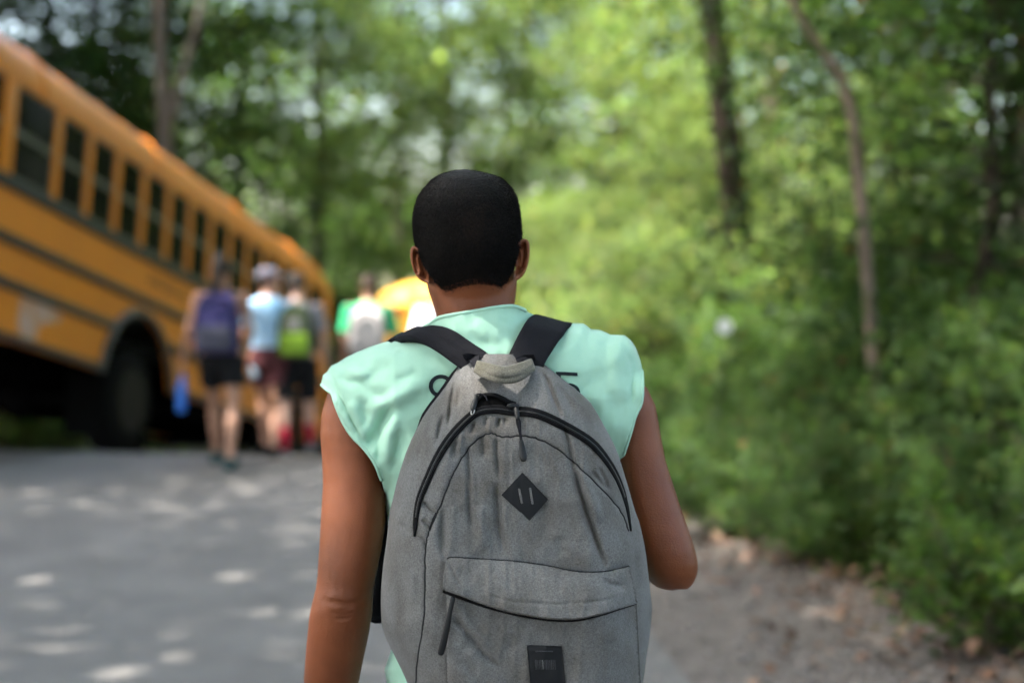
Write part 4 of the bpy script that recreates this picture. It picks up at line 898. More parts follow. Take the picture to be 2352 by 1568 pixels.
ln = np.interp(y, [390, 430, 560, 640, 675], [.0045, .0058, .0060, .0045, .0028]) * np.where(below > 0, .6, 1)*rng.uniform(.7, 1.2, len(y))
dirn = nrm*np.where(rng.random((len(y), 1)) < .3, 1.1, .5) + np.array([0, 0, -.75]) + rng.normal(size=P0.shape)*.28; dirn /= np.linalg.norm(dirn, axis=1)[:, None]
sd2 = np.cross(dirn, [0, -1, 0]); sd2 /= np.linalg.norm(sd2, axis=1)[:, None] + 1e-9
Vh = np.stack([P0 + sd2*.0004, P0 - sd2*.0004, P0 + dirn*ln[:, None]], 1).reshape(-1, 3)
px_h = 1176 + P0[:, 0]/P0[:, 1]*FD
thin = np.exp(-((px_h - 1088)/34)**2 - ((y - 515)/48)**2)*.55 + np.exp(-((px_h - 1095)/60)**2 - ((y - 640)/18)**2)*.3 > rng.random(len(y))
tri = np.arange(len(Vh)).reshape(-1, 3)
ob('strands', mesh('hair_strands', Vh, tri[~thin], K['hair'], False), hr, kind='stuff')
ob('thin_strands', mesh('hair_thin_strands', Vh[tri[thin]].reshape(-1, 3), np.arange(3*thin.sum()).reshape(-1, 3), K['hair_thin'], False), hr, kind='stuff')

# --- shirt
LSH = z4([(1176, 14), (1000, 100), (857, 150), (700, 196), (555, 255), (440, 310), (350, 370), (290, 395), (245, 460), (205, 490), (185, 585)])
RSH = z3([(-231, 163), (-100, 215), (20, 250), (100, 240), (200, 243), (260, 290), (340, 298), (430, 338), (550, 343), (600, 385), (640, 445), (675, 545), (697, 640)])
RHEM = z3([(697, 640), (703, 740), (700, 860), (690, 925), (640, 1015), (605, 1150), (565, 1275), (540, 1350), (532, 1410)])
LHEM = z4([(185, 585), (240, 638), (295, 668), (308, 730), (340, 825), (400, 965), (490, 1110), (620, 1232), (740, 1395), (800, 1560), (835, 1700)])
LSIDE = np.array([LHEM[-1], (893, 1183), (898, 1300), (904, 1420), (902, 1491), (886, 1537), (892, 1568), (884, 1650), (890, 1760)])
RSIDE = np.array([RHEM[-1], (1424, 1120), (1418, 1250), (1413, 1400), (1413, 1600), (1424, 1760)])
COL = np.array([LSH[0], (975, 750), (989, 743), (1004.6, 730), (1036, 723.6), (1066, 719), (1097, 714), (1136.5, 706.5), (1171, 702.5), (1189, 705), (1206, 713), RSH[0]])
SHOUT = np.concatenate([COL[:-1], RSH[:-1], RHEM[:-1], RSIDE, LSIDE[::-1][:-1], LHEM[::-1][:-1], LSH[::-1][:-1]])
FOLDS = [ # path, half width, depth (+ hollow, - ridge)
 (z4([(905, 770), (800, 980), (700, 1150), (650, 1260)]), 15, .0105), (z4([(1290, 560), (1080, 650), (860, 760), (700, 880)]), 17, -.006), (z4([(800, 1010), (775, 1200), (765, 1400)]), 8, .005),
 (z4([(960, 860), (880, 1100), (850, 1400)]), 13, -.005), (z4([(560, 560), (760, 690), (900, 740)]), 14, .0035), (z4([(330, 500), (480, 560), (640, 560)]), 10, .0035), (z4([(420, 400), (560, 470), (700, 480)]), 9, -.003),
 (z4([(900, 380), (760, 450), (620, 560)]), 14, .003), (z4([(600, 700), (640, 900), (620, 1100)]), 15, .004), (z4([(1000, 1050), (960, 1250), (930, 1500)]), 12, .004), (z4([(480, 760), (560, 950), (640, 1120)]), 10, -.004),
 (z3([(560, 330), (540, 430), (600, 560), (620, 700), (605, 960)]), 5, .004), (z3([(500, 400), (470, 600), (500, 900)]), 20, -.003), (z3([(120, 420), (300, 560), (420, 800)]), 28, .003), (z3([(330, 330), (420, 520), (430, 700)]), 16, .0028),
 (z3([(200, 800), (380, 950), (470, 1200)]), 22, -.003), (np.array([(1050, 760), (1110, 790), (1170, 800)]), 18, .0025), (np.array([(1120, 720), (1200, 760), (1230, 790)]), 14, -.002),
 (z4([(270, 470), (330, 600), (375, 700), (480, 920), (620, 1190)]), 4, .0045), (z4([(310, 690), (380, 860), (540, 1080)]), 5, -.003), (z4([(640, 300), (820, 260), (1000, 300)]), 14, -.0025), (z4([(930, 560), (1080, 500), (1200, 420)]), 12, .0025)]
def folds(px, py, L_):
    r_ = np.zeros(np.shape(px))
    for P_, w_, a_ in L_:
        q, t = segdist(px, py, P_); r_ = r_ + a_*np.exp(-(q/w_)**2)*np.clip(np.minimum(t, 1 - t)*5, 0, 1)**.7*np.where(w_ < 6, 1, .55 + .45*np.sin(np.pi*t))
    return r_
_nz = {}
def vnoise(px, py, wx, wy, seed):
    if seed not in _nz: _nz[seed] = np.random.default_rng(seed).random((97, 97))
    G = _nz[seed]; x = np.asarray(px)/wx; y = np.asarray(py)/wy; i = np.floor(x).astype(int); j = np.floor(y).astype(int); u = x - i; v = y - j; u = u*u*(3 - 2*u); v = v*v*(3 - 2*v)
    g = lambda a, b: G[a % 97, b % 97]
    return (g(i, j)*(1-u) + g(i+1, j)*u)*(1-v) + (g(i, j+1)*(1-u) + g(i+1, j+1)*u)*v
def crump(px, py, wx, wy, seed):
    """creased-cloth relief, 0 to 1"""
    qx = px + 14*(vnoise(px, py, wx*2, wy, seed + 1) - .5)
    return (1 - np.abs(2*vnoise(qx, py, wx, wy, seed) - 1))**2 + .5*(1 - np.abs(2*vnoise(qx, py, wx*.5, wy*.6, seed + 2) - 1))**2
def shirt_e(px, py):
    e_ = np.full(np.shape(px), 9.0); ax = np.abs(px - 1110)
    for P_, R_ in ((LSH, np.interp(ax, [120, 260, 370], [115, 95, 62])), (RSH, np.interp(ax, [120, 260, 370], [115, 95, 62])), (LSIDE, 90.), (RSIDE, 90.)):
        q, _ = segdist(px, py, P_); e_ = np.minimum(e_, q/R_)
    return np.clip(e_, 0, 1)
def shirt_d(px, py, front=False):
    px = np.asarray(px, float); py = np.asarray(py, float)
    e_ = np.sqrt(1 - (1 - shirt_e(px, py))**2); D = np.interp(np.abs(px - 1110), [0, 200, 320, 372], [.100, .096, .074, .060])*np.interp(py, [700, 800, 1000], [.9, 1, 1])
    if front: return .09 + D*1.05*e_
    return .09 - D*e_ + .010*sstep(py, 775, 705)*np.clip(1 - np.abs(px - 1100)/160, 0, 1) + 1.8*folds(px, py, FOLDS)*sstep(e_, 0, .5) - .0020*crump(px, py, 34, 60, 5) + .0012*np.sin(px*.045 + py*.03)*np.sin(py*.05 - px*.02)
def sheet_obj(name, out, step, dfn, m, parent, thick=.003, smooth=True):
    P2, T2, nb = sheet2d(out, step); me = mesh(name, M(P2[:, 0], P2[:, 1], dfn(P2[:, 0], P2[:, 1])), [tuple(t) for t in T2], m, smooth)
    o = ob(name, me, parent); s_ = o.modifiers.new('thick', 'SOLIDIFY'); s_.thickness = thick; s_.offset = 0
    return o
P2, T2, nb = sheet2d(SHOUT, 6.0)
A_ = M(P2[:, 0], P2[:, 1], shirt_d(P2[:, 0], P2[:, 1])); B_ = M(P2[:, 0], P2[:, 1], shirt_d(P2[:, 0], P2[:, 1], True)); n = len(P2)
me = mesh('shirt', np.concatenate([A_, B_]), [tuple(t) for t in T2] + [tuple(i + n for i in t[::-1]) for t in T2], K['mint'])
bm = bmesh.new(); bm.from_mesh(me); bmesh.ops.remove_doubles(bm, verts=bm.verts, dist=.0012); bm.to_mesh(me); bm.free()
me.polygons.foreach_set('use_smooth', np.ones(len(me.polygons), bool))
shirt = ob('shirt', me, man); md = shirt.modifiers.new('thick', 'SOLIDIFY'); md.thickness = .0035; md.offset = 0
def hemtube(name, L_, rad, off, m, parent, dfn):
    L_ = dens(smoothline(L_, 2), 4); mb = MB(); mb.tube(M(L_[:, 0], L_[:, 1], dfn(L_[:, 0], L_[:, 1]) + off), rad, 8); return mb.build(name, m, parent)
hemtube('collar', COL[1:-1], .0032, 0, K['mint'], shirt, shirt_d)
hemtube('armhole_hem', LHEM[:-1], .0030, 0, K['mint'], shirt, shirt_d); hemtube('armhole_hem', RHEM[:-1], .0030, 0, K['mint'], shirt, shirt_d)
# print on the back of the shirt, mostly covered by the bag
def decal(name, out, dfn, off, m, parent, step=3.0):
    P2, T2, nb = sheet2d(out, step); return ob(name, mesh(name, M(P2[:, 0], P2[:, 1], dfn(P2[:, 0], P2[:, 1]) + off), [tuple(t) for t in T2], m), parent)
def arcband(cx_, cy_, r0, r1, a0, a1, sx=1.0, n=40):
    a = np.radians(np.linspace(a0, a1, n)); o_ = np.stack([cx_ + r1*sx*np.cos(a), cy_ - r1*np.sin(a)], -1); i_ = np.stack([cx_ + r0*sx*np.cos(a[::-1]), cy_ - r0*np.sin(a[::-1])], -1); return np.concatenate([o_, i_])
decal('printed_letter', arcband(1013, 886.5, 17.5, 26.5, 20, 300, 1.06), shirt_d, -.0042, K['print'], shirt)
decal('printed_letter', z1([(1983, 318), (2100, 320), (2230, 328), (2235, 368), (2120, 362), (2040, 358), (2040, 470), (1983, 470)]), shirt_d, -.0042, K['print'], shirt)
decal('printed_letter', arcband(*z1([(2130, 560)])[0], 16, 22, -5, 120, 1.2), shirt_d, -.0042, K['print'], shirt)
# --- trousers and shoes (below the frame)
mb = MB(); mb.rings([rowring(y, a, b, r_, .09) for y, a, b, r_ in [(1700, 892, 1420, .108), (1850, 878, 1432, .118), (1990, 890, 1420, .105)]])
for hp, kn, an in ANK: mb.tube([hp, hp*.5 + kn*.5, kn, kn*.5 + an*.5, an + [0, 0, .03]], [.112, .098, .075, .07, .066], 20, rnd=False)
ob('trousers', remesh(mb, 'trousers', .010, 2, K['denim']), man)
for hp, kn, an in ANK:
    mb = MB(); mb.tube([an + [0, -.05, -.042], an + [0, .04, -.036], an + [0, .12, -.05], an + [0, .185, -.06]], [.046, .052, .047, .034], 14, .85); mb.box(an + [-.046, -.09, -.085], an + [.046, .215, -.064], .008)
    ob('shoe', remesh(mb, 'shoe', .007, 1, K['black_web']), man)

# ------------------------------------------------------------------ the grey backpack
PL = np.concatenate([[(1101, 812), (1078, 821)], z1([(930, 200), (850, 270), (740, 450), (610, 620), (500, 760), (400, 930), (280, 1170), (160, 1530)]), [(903.5, 1140), (893, 1183), (889, 1234.6), (880, 1295), (875, 1350), (874.5, 1395), (877, 1441), (895, 1483), (912, 1516), (937, 1568), (960, 1640), (985, 1720), (1010, 1765)]])
PR = np.concatenate([[(1184, 812), (1212, 820)], z1([(1730, 185), (1850, 230), (1980, 340), (2150, 470), (2306, 600)]), [(1360, 928), (1392, 985), (1417, 1032), (1439, 1104), (1460.5, 1179), (1468.7, 1197), (1483, 1263), (1489.4, 1321), (1495.6, 1371), (1497.6, 1400), (1494, 1450), (1487, 1491), (1477, 1568), (1465, 1640), (1445, 1720), (1420, 1765)]])
PL = smoothline(PL, 1); PR = smoothline(PR, 1)
PGRO = [ # wrinkles and seams of the cloth
 (z1([(800, 400), (790, 560), (760, 800), (735, 960)]), 5, .006), (z1([(880, 480), (860, 600), (850, 740)]), 6, .004), (z1([(700, 800), (650, 950), (590, 1180)]), 6, .005), (z1([(620, 700), (520, 900), (440, 1150), (380, 1400)]), 9, .004),
 (z1([(1820, 300), (1900, 470), (1980, 680), (2060, 870)]), 6, .008), (z1([(1990, 450), (2080, 600), (2200, 800)]), 9, .004), (z1([(2060, 900), (2130, 1150), (2190, 1500)]), 6, .006), (z1([(960, 1180), (965, 1350), (985, 1568)]), 5, .005),
 (z1([(1290, 1080), (1300, 1250), (1330, 1560)]), 5, .004), (z1([(1120, 1060), (1150, 1200), (1160, 1330)]), 8, .004), (z1([(1330, 850), (1310, 960)]), 5, .004), (z1([(1400, 850), (1395, 960)]), 5, .003), (z1([(1040, 900), (1000, 1050)]), 5, .004), (z1([(1180, 830), (1170, 960)]), 5, .003), (z1([(840, 1100), (780, 1330)]), 7, .005), (z1([(900, 1020), (860, 1240)]), 5, -.003),
 (z6([(955, 60), (958, 200), (975, 400)]), 6, .005), (z6([(1110, 120), (1120, 330), (1150, 480), (1170, 540)]), 8, .006), (z6([(1530, 10), (1575, 170), (1630, 350), (1690, 520), (1720, 610)]), 7, .010), (z6([(1580, 30), (1630, 180), (1690, 340)]), 12, -.005),
 (z6([(1640, 60), (1720, 160)]), 5, .004), (z6([(1680, 40), (1740, 170)]), 5, .004), (z6([(820, 250), (810, 400), (820, 560)]), 9, .006), (z6([(700, 230), (770, 300)]), 5, .004), (z6([(700, 330), (760, 390)]), 5, .004), (z6([(690, 420), (730, 480)]), 5, .004), (z6([(560, 330), (640, 420)]), 9, .003),
 (z6([(560, 560), (600, 760), (590, 950)]), 16, .005), (z6([(640, 600), (650, 800)]), 10, -.004), (z6([(1880, 400), (1890, 600), (1900, 900)]), 9, .006), (z6([(1350, 120), (1390, 300), (1380, 480)]), 18, .003), (z6([(1000, 250), (1040, 420), (1030, 520)]), 14, -.004), (z6([(1450, 420), (1480, 540)]), 14, .003)]
SEAM = [z5([(740, 1534), (770, 1450), (830, 1320), (880, 1180), (930, 1080), (1000, 970), (1060, 910), (1110, 882), (1150, 875), (1175, 885), (1200, 898), (1260, 900), (1330, 890), (1390, 897), (1450, 912), (1550, 960), (1650, 1040), (1760, 1140), (1880, 1260), (1960, 1350), (2000, 1420), (2022, 1500)]),
        z6([(775, 290), (740, 380), (722, 460), (715, 540), (716, 700), (710, 900), (672, 1100), (664, 1236), (668, 1400)])]
SEAM = [smoothline(s_, 2) for s_ in SEAM]
# wavy stitching
for s_ in SEAM: s_[1:-1, 1] += 1.1*np.sin(np.arange(len(s_) - 2)*1.7); s_[1:-1, 0] += .7*np.sin(np.arange(len(s_) - 2)*2.3 + 1)
PTOP = smoothline(z6([(838, 545), (860, 535), (1000, 545), (1200, 555), (1400, 582), (1550, 618), (1700, 620), (1790, 600), (1845, 585)]), 2)
FBOT = smoothline(z6([(818, 715), (900, 742), (1000, 782), (1150, 832), (1350, 870), (1470, 880), (1570, 878), (1700, 848), (1800, 815), (1888, 790)]), 2)
POCK = np.concatenate([PTOP, z6([(1868, 690), (1890, 800), (1900, 1000), (1912, 1236)]), [(1462, 1640), (1440, 1712), (1040, 1712), (1024, 1640)], z6([(832, 1236), (828, 1000), (830, 800), (822, 690)])])
def pack_d(px, py):
    px = np.asarray(px, float); py = np.asarray(py, float)
    a, _ = segdist(px, py, PL); b, _ = segdist(px, py, PR); bot = 1765 - py; top = (py - 806)*1.2
    Rr = np.interp(py, [815, 950, 1150, 1400, 1765], [50, 95, 135, 150, 120]); e_ = np.clip(np.minimum(np.minimum(a, b), np.minimum(bot, top))/Rr, 0, 1)
    Bv = np.interp(py, [815, 850, 900, 1000, 1150, 1300, 1450, 1600, 1765], [.022, .038, .058, .092, .122, .142, .150, .145, .11])
    z = -.020 - Bv*(1 - (1 - e_)**2)**.62
    z = z + 1.9*folds(px, py, PGRO)*sstep(e_, .02, .3) - np.interp(py, [850, 1000, 1200, 1300, 1500], [.0030, .0042, .0030, .0022, .0026])*crump(px, py, 30, 110, 9)*sstep(e_, .02, .25)
    for s_ in SEAM:
        q, _ = segdist(px, py, s_); z = z + .0028*np.exp(-(q/3.2)**2)*sstep(e_, .02, .3)
    z = z + .0016*np.sin(px*.035 + 1.3*np.sin(py*.012))*np.sin(py*.021 + px*.011) + .0007*np.sin(px*.11 + py*.02)*np.sin(py*.06)
    return z
def rows_mesh(ys, xl, xr, ncol, dfn):
    s_ = np.linspace(0, 1, ncol); X = xl[:, None]*(1 - s_) + xr[:, None]*s_; Y = np.repeat(ys[:, None], ncol, 1)
    V = M(X, Y, dfn(X, Y)); i = np.arange(len(ys) - 1)[:, None]*ncol + np.arange(ncol - 1)[None]
    return V.reshape(-1, 3), np.stack([i, i + 1, i + 1 + ncol, i + ncol], -1).reshape(-1, 4)
pk = empty('backpack', M(1190, 1765, .0)); thing(pk, 'grey heather backpack with black zip and diamond patch, worn by the man in mint', 'backpack')
PK = np.array(pk.location)
def pkp(o): o.location = -PK; o.parent = pk; return o
ys = np.arange(812.5, 1764, 4.0); xl = np.interp(ys, PL[:, 1], PL[:, 0]); xr = np.interp(ys, PR[:, 1], PR[:, 0])
V, Fq = rows_mesh(ys, xl, xr, 150, pack_d); nv = len(V)
V2, F2 = rows_mesh(ys, xl, xr, 150, lambda x, y: np.full(np.shape(x), -.0135))
me = mesh('bag', np.concatenate([V, V2]), np.concatenate([Fq, F2[:, ::-1] + nv]), K['heather'])
bm = bmesh.new(); bm.from_mesh(me)
bm.edges.ensure_lookup_table(); be = [e_ for e_ in bm.edges if e_.is_boundary]; bmesh.ops.bridge_loops(bm, edges=be); bmesh.ops.recalc_face_normals(bm, faces=bm.faces); bm.to_mesh(me); bm.free()
me.polygons.foreach_set('use_smooth', np.ones(len(me.polygons), bool))
bag = pkp(ob('bag', me))
ys2 = np.arange(822, 1500, 8.0); wl_ = np.interp(ys2, [822, 845, 870, 950, 985, 1200], [0, 5, 8.5, 7, 0, -4])
V, Fq = rows_mesh(ys2, np.interp(ys2, PL[:, 1], PL[:, 0]) - wl_, np.interp(ys2, PR[:, 1], PR[:, 0]) - 4, 30, lambda x, y: np.full(np.shape(x), -.0155))
o = pkp(ob('back_panel', mesh('back_panel', V, Fq, K['black_web']))); md = o.modifiers.new('t', 'SOLIDIFY'); md.thickness = .004; md.offset = 0
def ribbon(L_, wid, dfn, off, thick, m, name, parent, across=7, cap=False):
    L_ = np.asarray(L_, float); T = np.gradient(L_, axis=0); T /= np.linalg.norm(T, axis=1)[:, None] + 1e-9; N_ = np.stack([-T[:, 1], T[:, 0]], -1)
    wid = np.broadcast_to(wid, (len(L_),)); s_ = np.linspace(-1, 1, across)
    X = L_[:, 0][:, None] + N_[:, 0][:, None]*wid[:, None]*s_/2; Y = L_[:, 1][:, None] + N_[:, 1][:, None]*wid[:, None]*s_/2
    dome = (1 - np.abs(s_)**4)*thick; V = M(X, Y, dfn(X, Y) + off - dome[None]); n_ = across
    i = np.arange(len(L_) - 1)[:, None]*n_ + np.arange(n_ - 1)[None]; Fq = np.stack([i, i + 1, i + 1 + n_, i + n_], -1).reshape(-1, 4)
    o = ob(name, mesh(name, V.reshape(-1, 3), Fq, m)); md = o.modifiers.new('t', 'SOLIDIFY'); md.thickness = .0012; md.offset = 0
    if parent is pk: return pkp(o)
    o.parent = parent; return o
for s_ in SEAM:
    ribbon(dens(s_, 4), 2.0, pack_d, -.0003, .0009, K['thread'], 'seam', bag, 5)
# main zip
ZL = smoothline(z5([(655, 1534), (662, 1420), (682, 1300), (722, 1205), (785, 1060), (855, 940), (935, 840), (1030, 752), (1090, 727), (1180, 720), (1280, 735), (1400, 738), (1500, 772), (1640, 842), (1780, 925), (1860, 1012), (1940, 1130), (1990, 1250), (2020, 1370), (2040, 1500)]), 2)
ZL = dens(ZL, 4); zt = np.linspace(0, 1, len(ZL))
zp = ribbon(ZL, np.interp(zt, [0, .03, .12, .25, .42, .5, .62, .75, .86, .95, 1], [3, 9, 15, 19, 19, 21, 21, 19, 12, 6, 2.5]), pack_d, -.0015, .0022, K['black_zip'], 'zipper', pk, 9)
ribbon(ZL[12:-20], 3.0, pack_d, -.0042, .0012, K['black_pl'], 'zipper_teeth', zp, 5)
ribbon(dens(smoothline(z1([(1070, 640), (1130, 590), (1200, 582), (1290, 588), (1370, 625), (1450, 670), (1520, 690)]), 2), 4), 8, pack_d, -.004, .003, K['black_zip'], 'zipper_flap', zp, 7)
decal('painted_zip_gap', z1([(1060, 650), (1120, 600), (1200, 590), (1290, 596), (1370, 632), (1450, 680), (1480, 700), (1440, 740), (1330, 735), (1200, 735), (1100, 770), (1050, 770)]), pack_d, -.0022, K['bus_dark'], zp)  # black sheet painting the shade inside the part-open zip
def bar3(name, L_, rad, off, m, parent, flat=.5, n=8, dfn=pack_d):
    L_ = np.asarray(L_, float); mb = MB(); mb.tube(M(L_[:, 0], L_[:, 1], dfn(L_[:, 0], L_[:, 1]) + off), np.asarray(rad)*PXM(-.12), n, flat, upv=(0, -1, 0)); return mb.build(name, m, parent)
pl1 = bar3('zipper_pull', z1([(1065, 600), (1058, 625), (1045, 660), (1030, 720), (1022, 750)]), [5, 4, 7, 7, 6], -.010, K['black_pl'], zp, .45)
bar3('pull_loop', smoothline(z1([(1050, 590), (1090, 572), (1140, 578), (1175, 605), (1190, 650)]), 2), 2.2, -.009, K['black_web'], zp, 1)
bar3('pull_ring', smoothline(z1([(1022, 745), (1000, 790), (1012, 815), (1035, 800), (1045, 760)]), 2), 1.6, -.010, K['metal'], zp, 1)
pl2 = bar3('zipper_pull', z1([(1440, 715), (1490, 712), (1535, 718)]), [6, 7.5, 6], -.009, K['black_pl'], zp, .6)
bar3('pull_tab', z1([(1520, 745), (1532, 800), (1540, 850)]), [6, 6.2, 5], -.013, K['black_pl'], zp, .35)
bar3('pull_cord', smoothline(z1([(1540, 850), (1552, 900), (1560, 960), (1575, 1060), (1585, 1140)]), 1), [4.5, 5, 6, 6, 5, 4, 3.2, 3.2, 3.6, 4], -.010, K['black_web'], zp, .6)
bar3('pull_grip', z1([(1583, 1120), (1594, 1200), (1604, 1290), (1608, 1325)]), [5, 7.5, 8.5, 7.5], -.010, K['black_pl'], zp, .45, 12)
# diamond patch with two slots
DIA = z5([(1345, 1125), (1510, 1298), (1390, 1435), (1210, 1270)])
def patch(name, out, dfn, off, m, parent, step=4.0, puff=.0012):
    P2, T2, nb = sheet2d(out, step); q, _ = segdist(P2[:, 0], P2[:, 1], np.concatenate([out, out[:1]]))
    A_ = M(P2[:, 0], P2[:, 1], dfn(P2[:, 0], P2[:, 1]) + off - puff*np.clip(q/5, 0, 1)); B_ = M(P2[:nb, 0], P2[:nb, 1], dfn(P2[:nb, 0], P2[:nb, 1]) + .0008); n_ = len(P2)
    o = ob(name, mesh(name, np.concatenate([A_, B_]), [tuple(t) for t in T2] + [(i, (i+1) % nb, n_ + (i+1) % nb, n_ + i) for i in range(nb)], m), parent if parent is not pk else None)
    return pkp(o) if parent is pk else o
# the cloth lies flat under the patch
dp_c = DIA.mean(0)
flat_d = lambda x, y: pack_d(np.full(np.shape(x), dp_c[0]), np.full(np.shape(y), dp_c[1]))*.55 + pack_d(x, y)*.45 - .0018
dpo = patch('diamond_patch', DIA, flat_d, -.002, K['patch'], pk)
for a, b in ((z5([(1324, 1232)])[0], z5([(1341, 1320)])[0]), (z5([(1394, 1228)])[0], z5([(1410, 1324)])[0])):
    bar3('slot', np.array([a, a*.5 + b*.5, b]), [2.4, 2.6, 2.4], -.0042, K['heather'], dpo, .25, 8, flat_d)
# front pocket, its hood and its zip
def pock_in(px, py):
    q, _ = segdist(px, py, np.concatenate([POCK[len(PTOP) - 1:], POCK[:1]])); return np.clip(q/26, 0, 1)
PFOLD = [(z6([(850, 830), (950, 965), (1050, 1085), (1140, 1160)]), 6.5, .009), (z6([(880, 790), (980, 930), (1090, 1060)]), 10, -.004), (z6([(1500, 950), (1650, 900), (1780, 820)]), 18, -.004), (z6([(1600, 1050), (1780, 1000), (1870, 900)]), 14, .004), (z6([(900, 1100), (1000, 1200)]), 14, .004), (z6([(1180, 960), (1200, 1060)]), 14, .003), (z6([(1870, 830), (1880, 1000), (1890, 1200)]), 7, .004), (z6([(1400, 900), (1250, 960)]), 14, -.003)]
def pock_d(px, py):
    e_ = pock_in(px, py); return pack_d(px, py)*.0 + np.minimum(pack_d(px, py) + .012, pack_d(px, py)) - .003 - .020*np.sqrt(1 - (1 - e_)**2)*np.interp(py, [1280, 1400, 1560], [.15, .55, 1]) + folds(px, py, PFOLD)
po = patch('front_pocket', POCK, pock_d, 0, K['heather'], pk, 5.0, 0)
FLAP = np.concatenate([PTOP, z6([(1872, 690)]), FBOT[::-1], z6([(822, 640)])])
FFOLD = [(z6([(850, 560), (880, 650), (905, 690)]), 4, .004), (z6([(1700, 650), (1740, 690), (1830, 700)]), 8, .008), (z6([(1760, 610), (1830, 640)]), 12, -.007), (z6([(1000, 735), (1200, 785), (1450, 800), (1700, 780), (1860, 735)]), 4, .0016), (z6([(1300, 620), (1500, 700), (1690, 720)]), 20, -.003), (z6([(900, 610), (1000, 660)]), 16, .003), (z6([(1100, 620), (1150, 720)]), 16, -.002)]
def flap_d(px, py):
    a, _ = segdist(px, py, PTOP); b, _ = segdist(px, py, FBOT); t = a/(a + b + 1e-6)
    return pock_d(px, py) - .002 - .016*np.sin(np.clip(t, 0, 1)*math.pi*.60) + folds(px, py, FFOLD)
fl = patch('pocket_hood', FLAP, flap_d, 0, K['heather'], pk, 4.0, 0); md = fl.modifiers.new('t', 'SOLIDIFY'); md.thickness = .0025; md.offset = 0
FB2 = dens(FBOT, 5); ft = np.linspace(0, 1, len(FB2))
ribbon(FB2 + np.array([0, 2.0]), np.interp(ft, [0, .06, .3, .6, .85, 1], [10, 15, 9, 9, 6, 2.5]), pock_d, -.0035, .001, K['black_zip'], 'pocket_zipper', pk, 5)
ribbon(dens(PTOP, 4), 1.6, flap_d, -.0005, .0008, K['thread'], 'seam', fl, 5)
bar3('pocket_zip_pull', z6([(870, 765), (856, 830), (840, 915), (820, 1000), (803, 1068)]), [5.5, 5.5, 6.5, 8, 7.5], -.010, K['black_pl'], po, .5, 10, pock_d)
LAB = z6([(1280, 1026), (1300, 1022), (1474, 1030), (1484, 1120), (1495, 1236), (1500, 1290), (1304, 1290), (1292, 1150)])
lb = patch('label_patch', LAB, pock_d, -.0025, K['patch'], pk, 5)
K['emboss'] = mat('dark_emboss', (.03, .031, .035), .5, .4)
for k_ in range(12):
    x0 = 1330 + k_*9.6; bar3('embossed_mark', z6([(x0, 1108), (x0 + 3, 1158)]), [1.0 + .5*(k_ % 3 == 0)]*2, -.0042, K['metal'] if k_ == 4 else K['emboss'], lb, .2, 6, pock_d)
for k_ in range(9):
    x0 = 1330 + k_*11; bar3('embossed_mark', z6([(x0, 1058), (x0 + 6, 1058)]), [1.3, 1.3], -.0042, K['emboss'], lb, .2, 6, pock_d)
# grab handle
hu = smoothline(z1([(1085, 205), (1240, 240), (1380, 275), (1500, 250), (1600, 215), (1690, 180)]), 2); hl = smoothline(z1([(1050, 320), (1150, 395), (1300, 440), (1430, 458), (1570, 430), (1730, 300)]), 2)
n_ = len(hu); s_ = np.linspace(0, 1, 11); t_ = np.linspace(0, 1, n_)[:, None]
X = hu[:, :1]*(1 - s_) + hl[:, :1]*s_; Y = hu[:, 1:]*(1 - s_) + hl[:, 1:]*s_
dz = pack_d(X, Y) - .012 - .020*np.sin(np.pi*t_) - .006*np.sin(np.pi*s_)[None] + .0025*np.exp(-((s_[None] - .55 - .15*np.sin(3*t_))/.06)**2) + .002*np.exp(-((s_[None] - .3)/.05)**2)
i = np.arange(n_ - 1)[:, None]*11 + np.arange(10)[None]
o = pkp(ob('grab_handle', mesh('grab_handle', M(X, Y, dz).reshape(-1, 3), np.stack([i, i+1, i+12, i+11], -1).reshape(-1, 4), K['olive']))); md = o.modifiers.new('t', 'SOLIDIFY'); md.thickness = .006; md.offset = 0
patch('handle_tape', z1([(900, 122), (960, 108), (1095, 125), (1100, 180), (1085, 300), (1050, 270), (990, 205), (930, 175)]), pack_d, -.016, K['black_web'], pk, 4)
patch('handle_tape', z1([(1515, 160), (1620, 125), (1730, 120), (1745, 185), (1720, 240), (1690, 200), (1600, 185), (1530, 205)]), pack_d, -.014, K['black_web'], pk, 4)
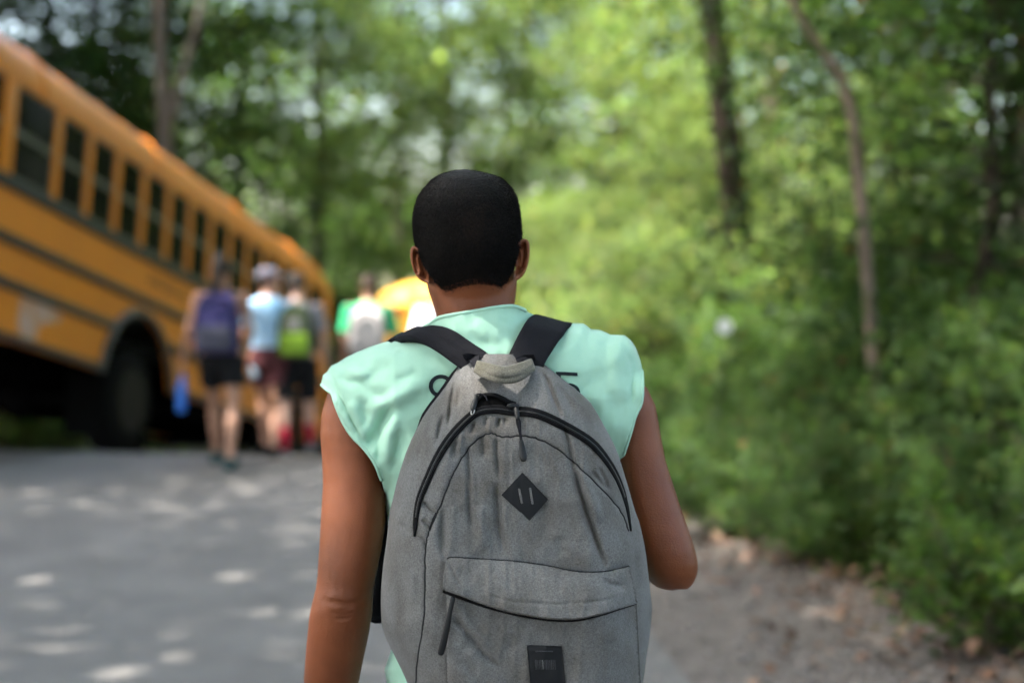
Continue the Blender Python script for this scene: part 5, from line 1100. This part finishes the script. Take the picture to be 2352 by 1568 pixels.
# shoulder straps: two edges, each with its own depth, thickened
def strap(name, ea, eb, da, db, m, parent=pk, thick=.011, across=9):
    ea, eb = smoothline(ea, 2), smoothline(eb, 2); n_ = len(ea); t = np.linspace(0, 1, n_)
    da = np.interp(t, np.linspace(0, 1, len(da)), da); db = np.interp(t, np.linspace(0, 1, len(db)), db); s_ = np.linspace(0, 1, across)
    X = ea[:, :1]*(1 - s_) + eb[:, :1]*s_; Y = ea[:, 1:]*(1 - s_) + eb[:, 1:]*s_; D_ = da[:, None]*(1 - s_) + db[:, None]*s_
    sd_ = np.where(D_ < .08, np.minimum(D_, shirt_d(X, Y) - .008), D_)
    sd_ = sd_ - .004*np.sin(np.pi*s_)[None]**.5 + .0022*np.exp(-((s_ - .5)/.05)**2)[None] + .002*(np.exp(-((s_ - .14)/.04)**2) + np.exp(-((s_ - .86)/.04)**2))[None]
    i = np.arange(n_ - 1)[:, None]*across + np.arange(across - 1)[None]
    o = pkp(ob(name, mesh(name, M(X, Y, sd_).reshape(-1, 3), np.stack([i, i+1, i+1+across, i+across], -1).reshape(-1, 4), m))); md = o.modifiers.new('t', 'SOLIDIFY'); md.thickness = thick; md.offset = 0
    return o
strap('shoulder_strap', z5([(1150, 395), (1110, 360), (1000, 290), (900, 218), (830, 193), (760, 192), (680, 212), (600, 242), (520, 280), (470, 330), (520, 800), (600, 1400)]),
      z5([(1000, 490), (930, 450), (850, 390), (760, 330), (690, 290), (630, 272), (570, 276), (520, 290), (480, 310), (440, 370), (430, 820), (500, 1420)]),
      [-.03, -.028, -.02, -.005, .01, .03, .06, .085, .11, .15, .215, .215], [-.03, -.028, -.02, -.008, .0, .01, .035, .07, .105, .15, .215, .215], K['black_web'])
strap('shoulder_strap', z5([(1240, 430), (1262, 378), (1310, 272), (1358, 185), (1405, 135), (1460, 140), (1500, 250), (1560, 800), (1600, 1400)]),
      z5([(1470, 470), (1492, 418), (1550, 325), (1602, 245), (1655, 187), (1665, 205), (1680, 300), (1730, 820), (1760, 1420)]),
      [-.03, -.028, -.012, .005, .06, .11, .16, .215, .215], [-.03, -.028, -.012, .010, .065, .11, .16, .215, .215], K['black_web'])
L_ = smoothline(np.array([(884, 1150), (880, 1220), (872, 1320), (863, 1400), (860, 1421)]), 2)
mb = MB(); mb.tube(M(L_[:, 0] + 6, L_[:, 1], np.linspace(.13, .10, len(L_))), .0125, 10, .4, upv=(0, 1, 0)); pkp(mb.build('strap_webbing', K['black_web']))
L_ = smoothline(np.array([(1385, 1150), (1392, 1300), (1398, 1421)]), 2)
mb = MB(); mb.tube(M(L_[:, 0] + 6, L_[:, 1], np.linspace(.20, .10, len(L_))), .0125, 10, .4, upv=(0, 1, 0)); pkp(mb.build('strap_webbing', K['black_web']))
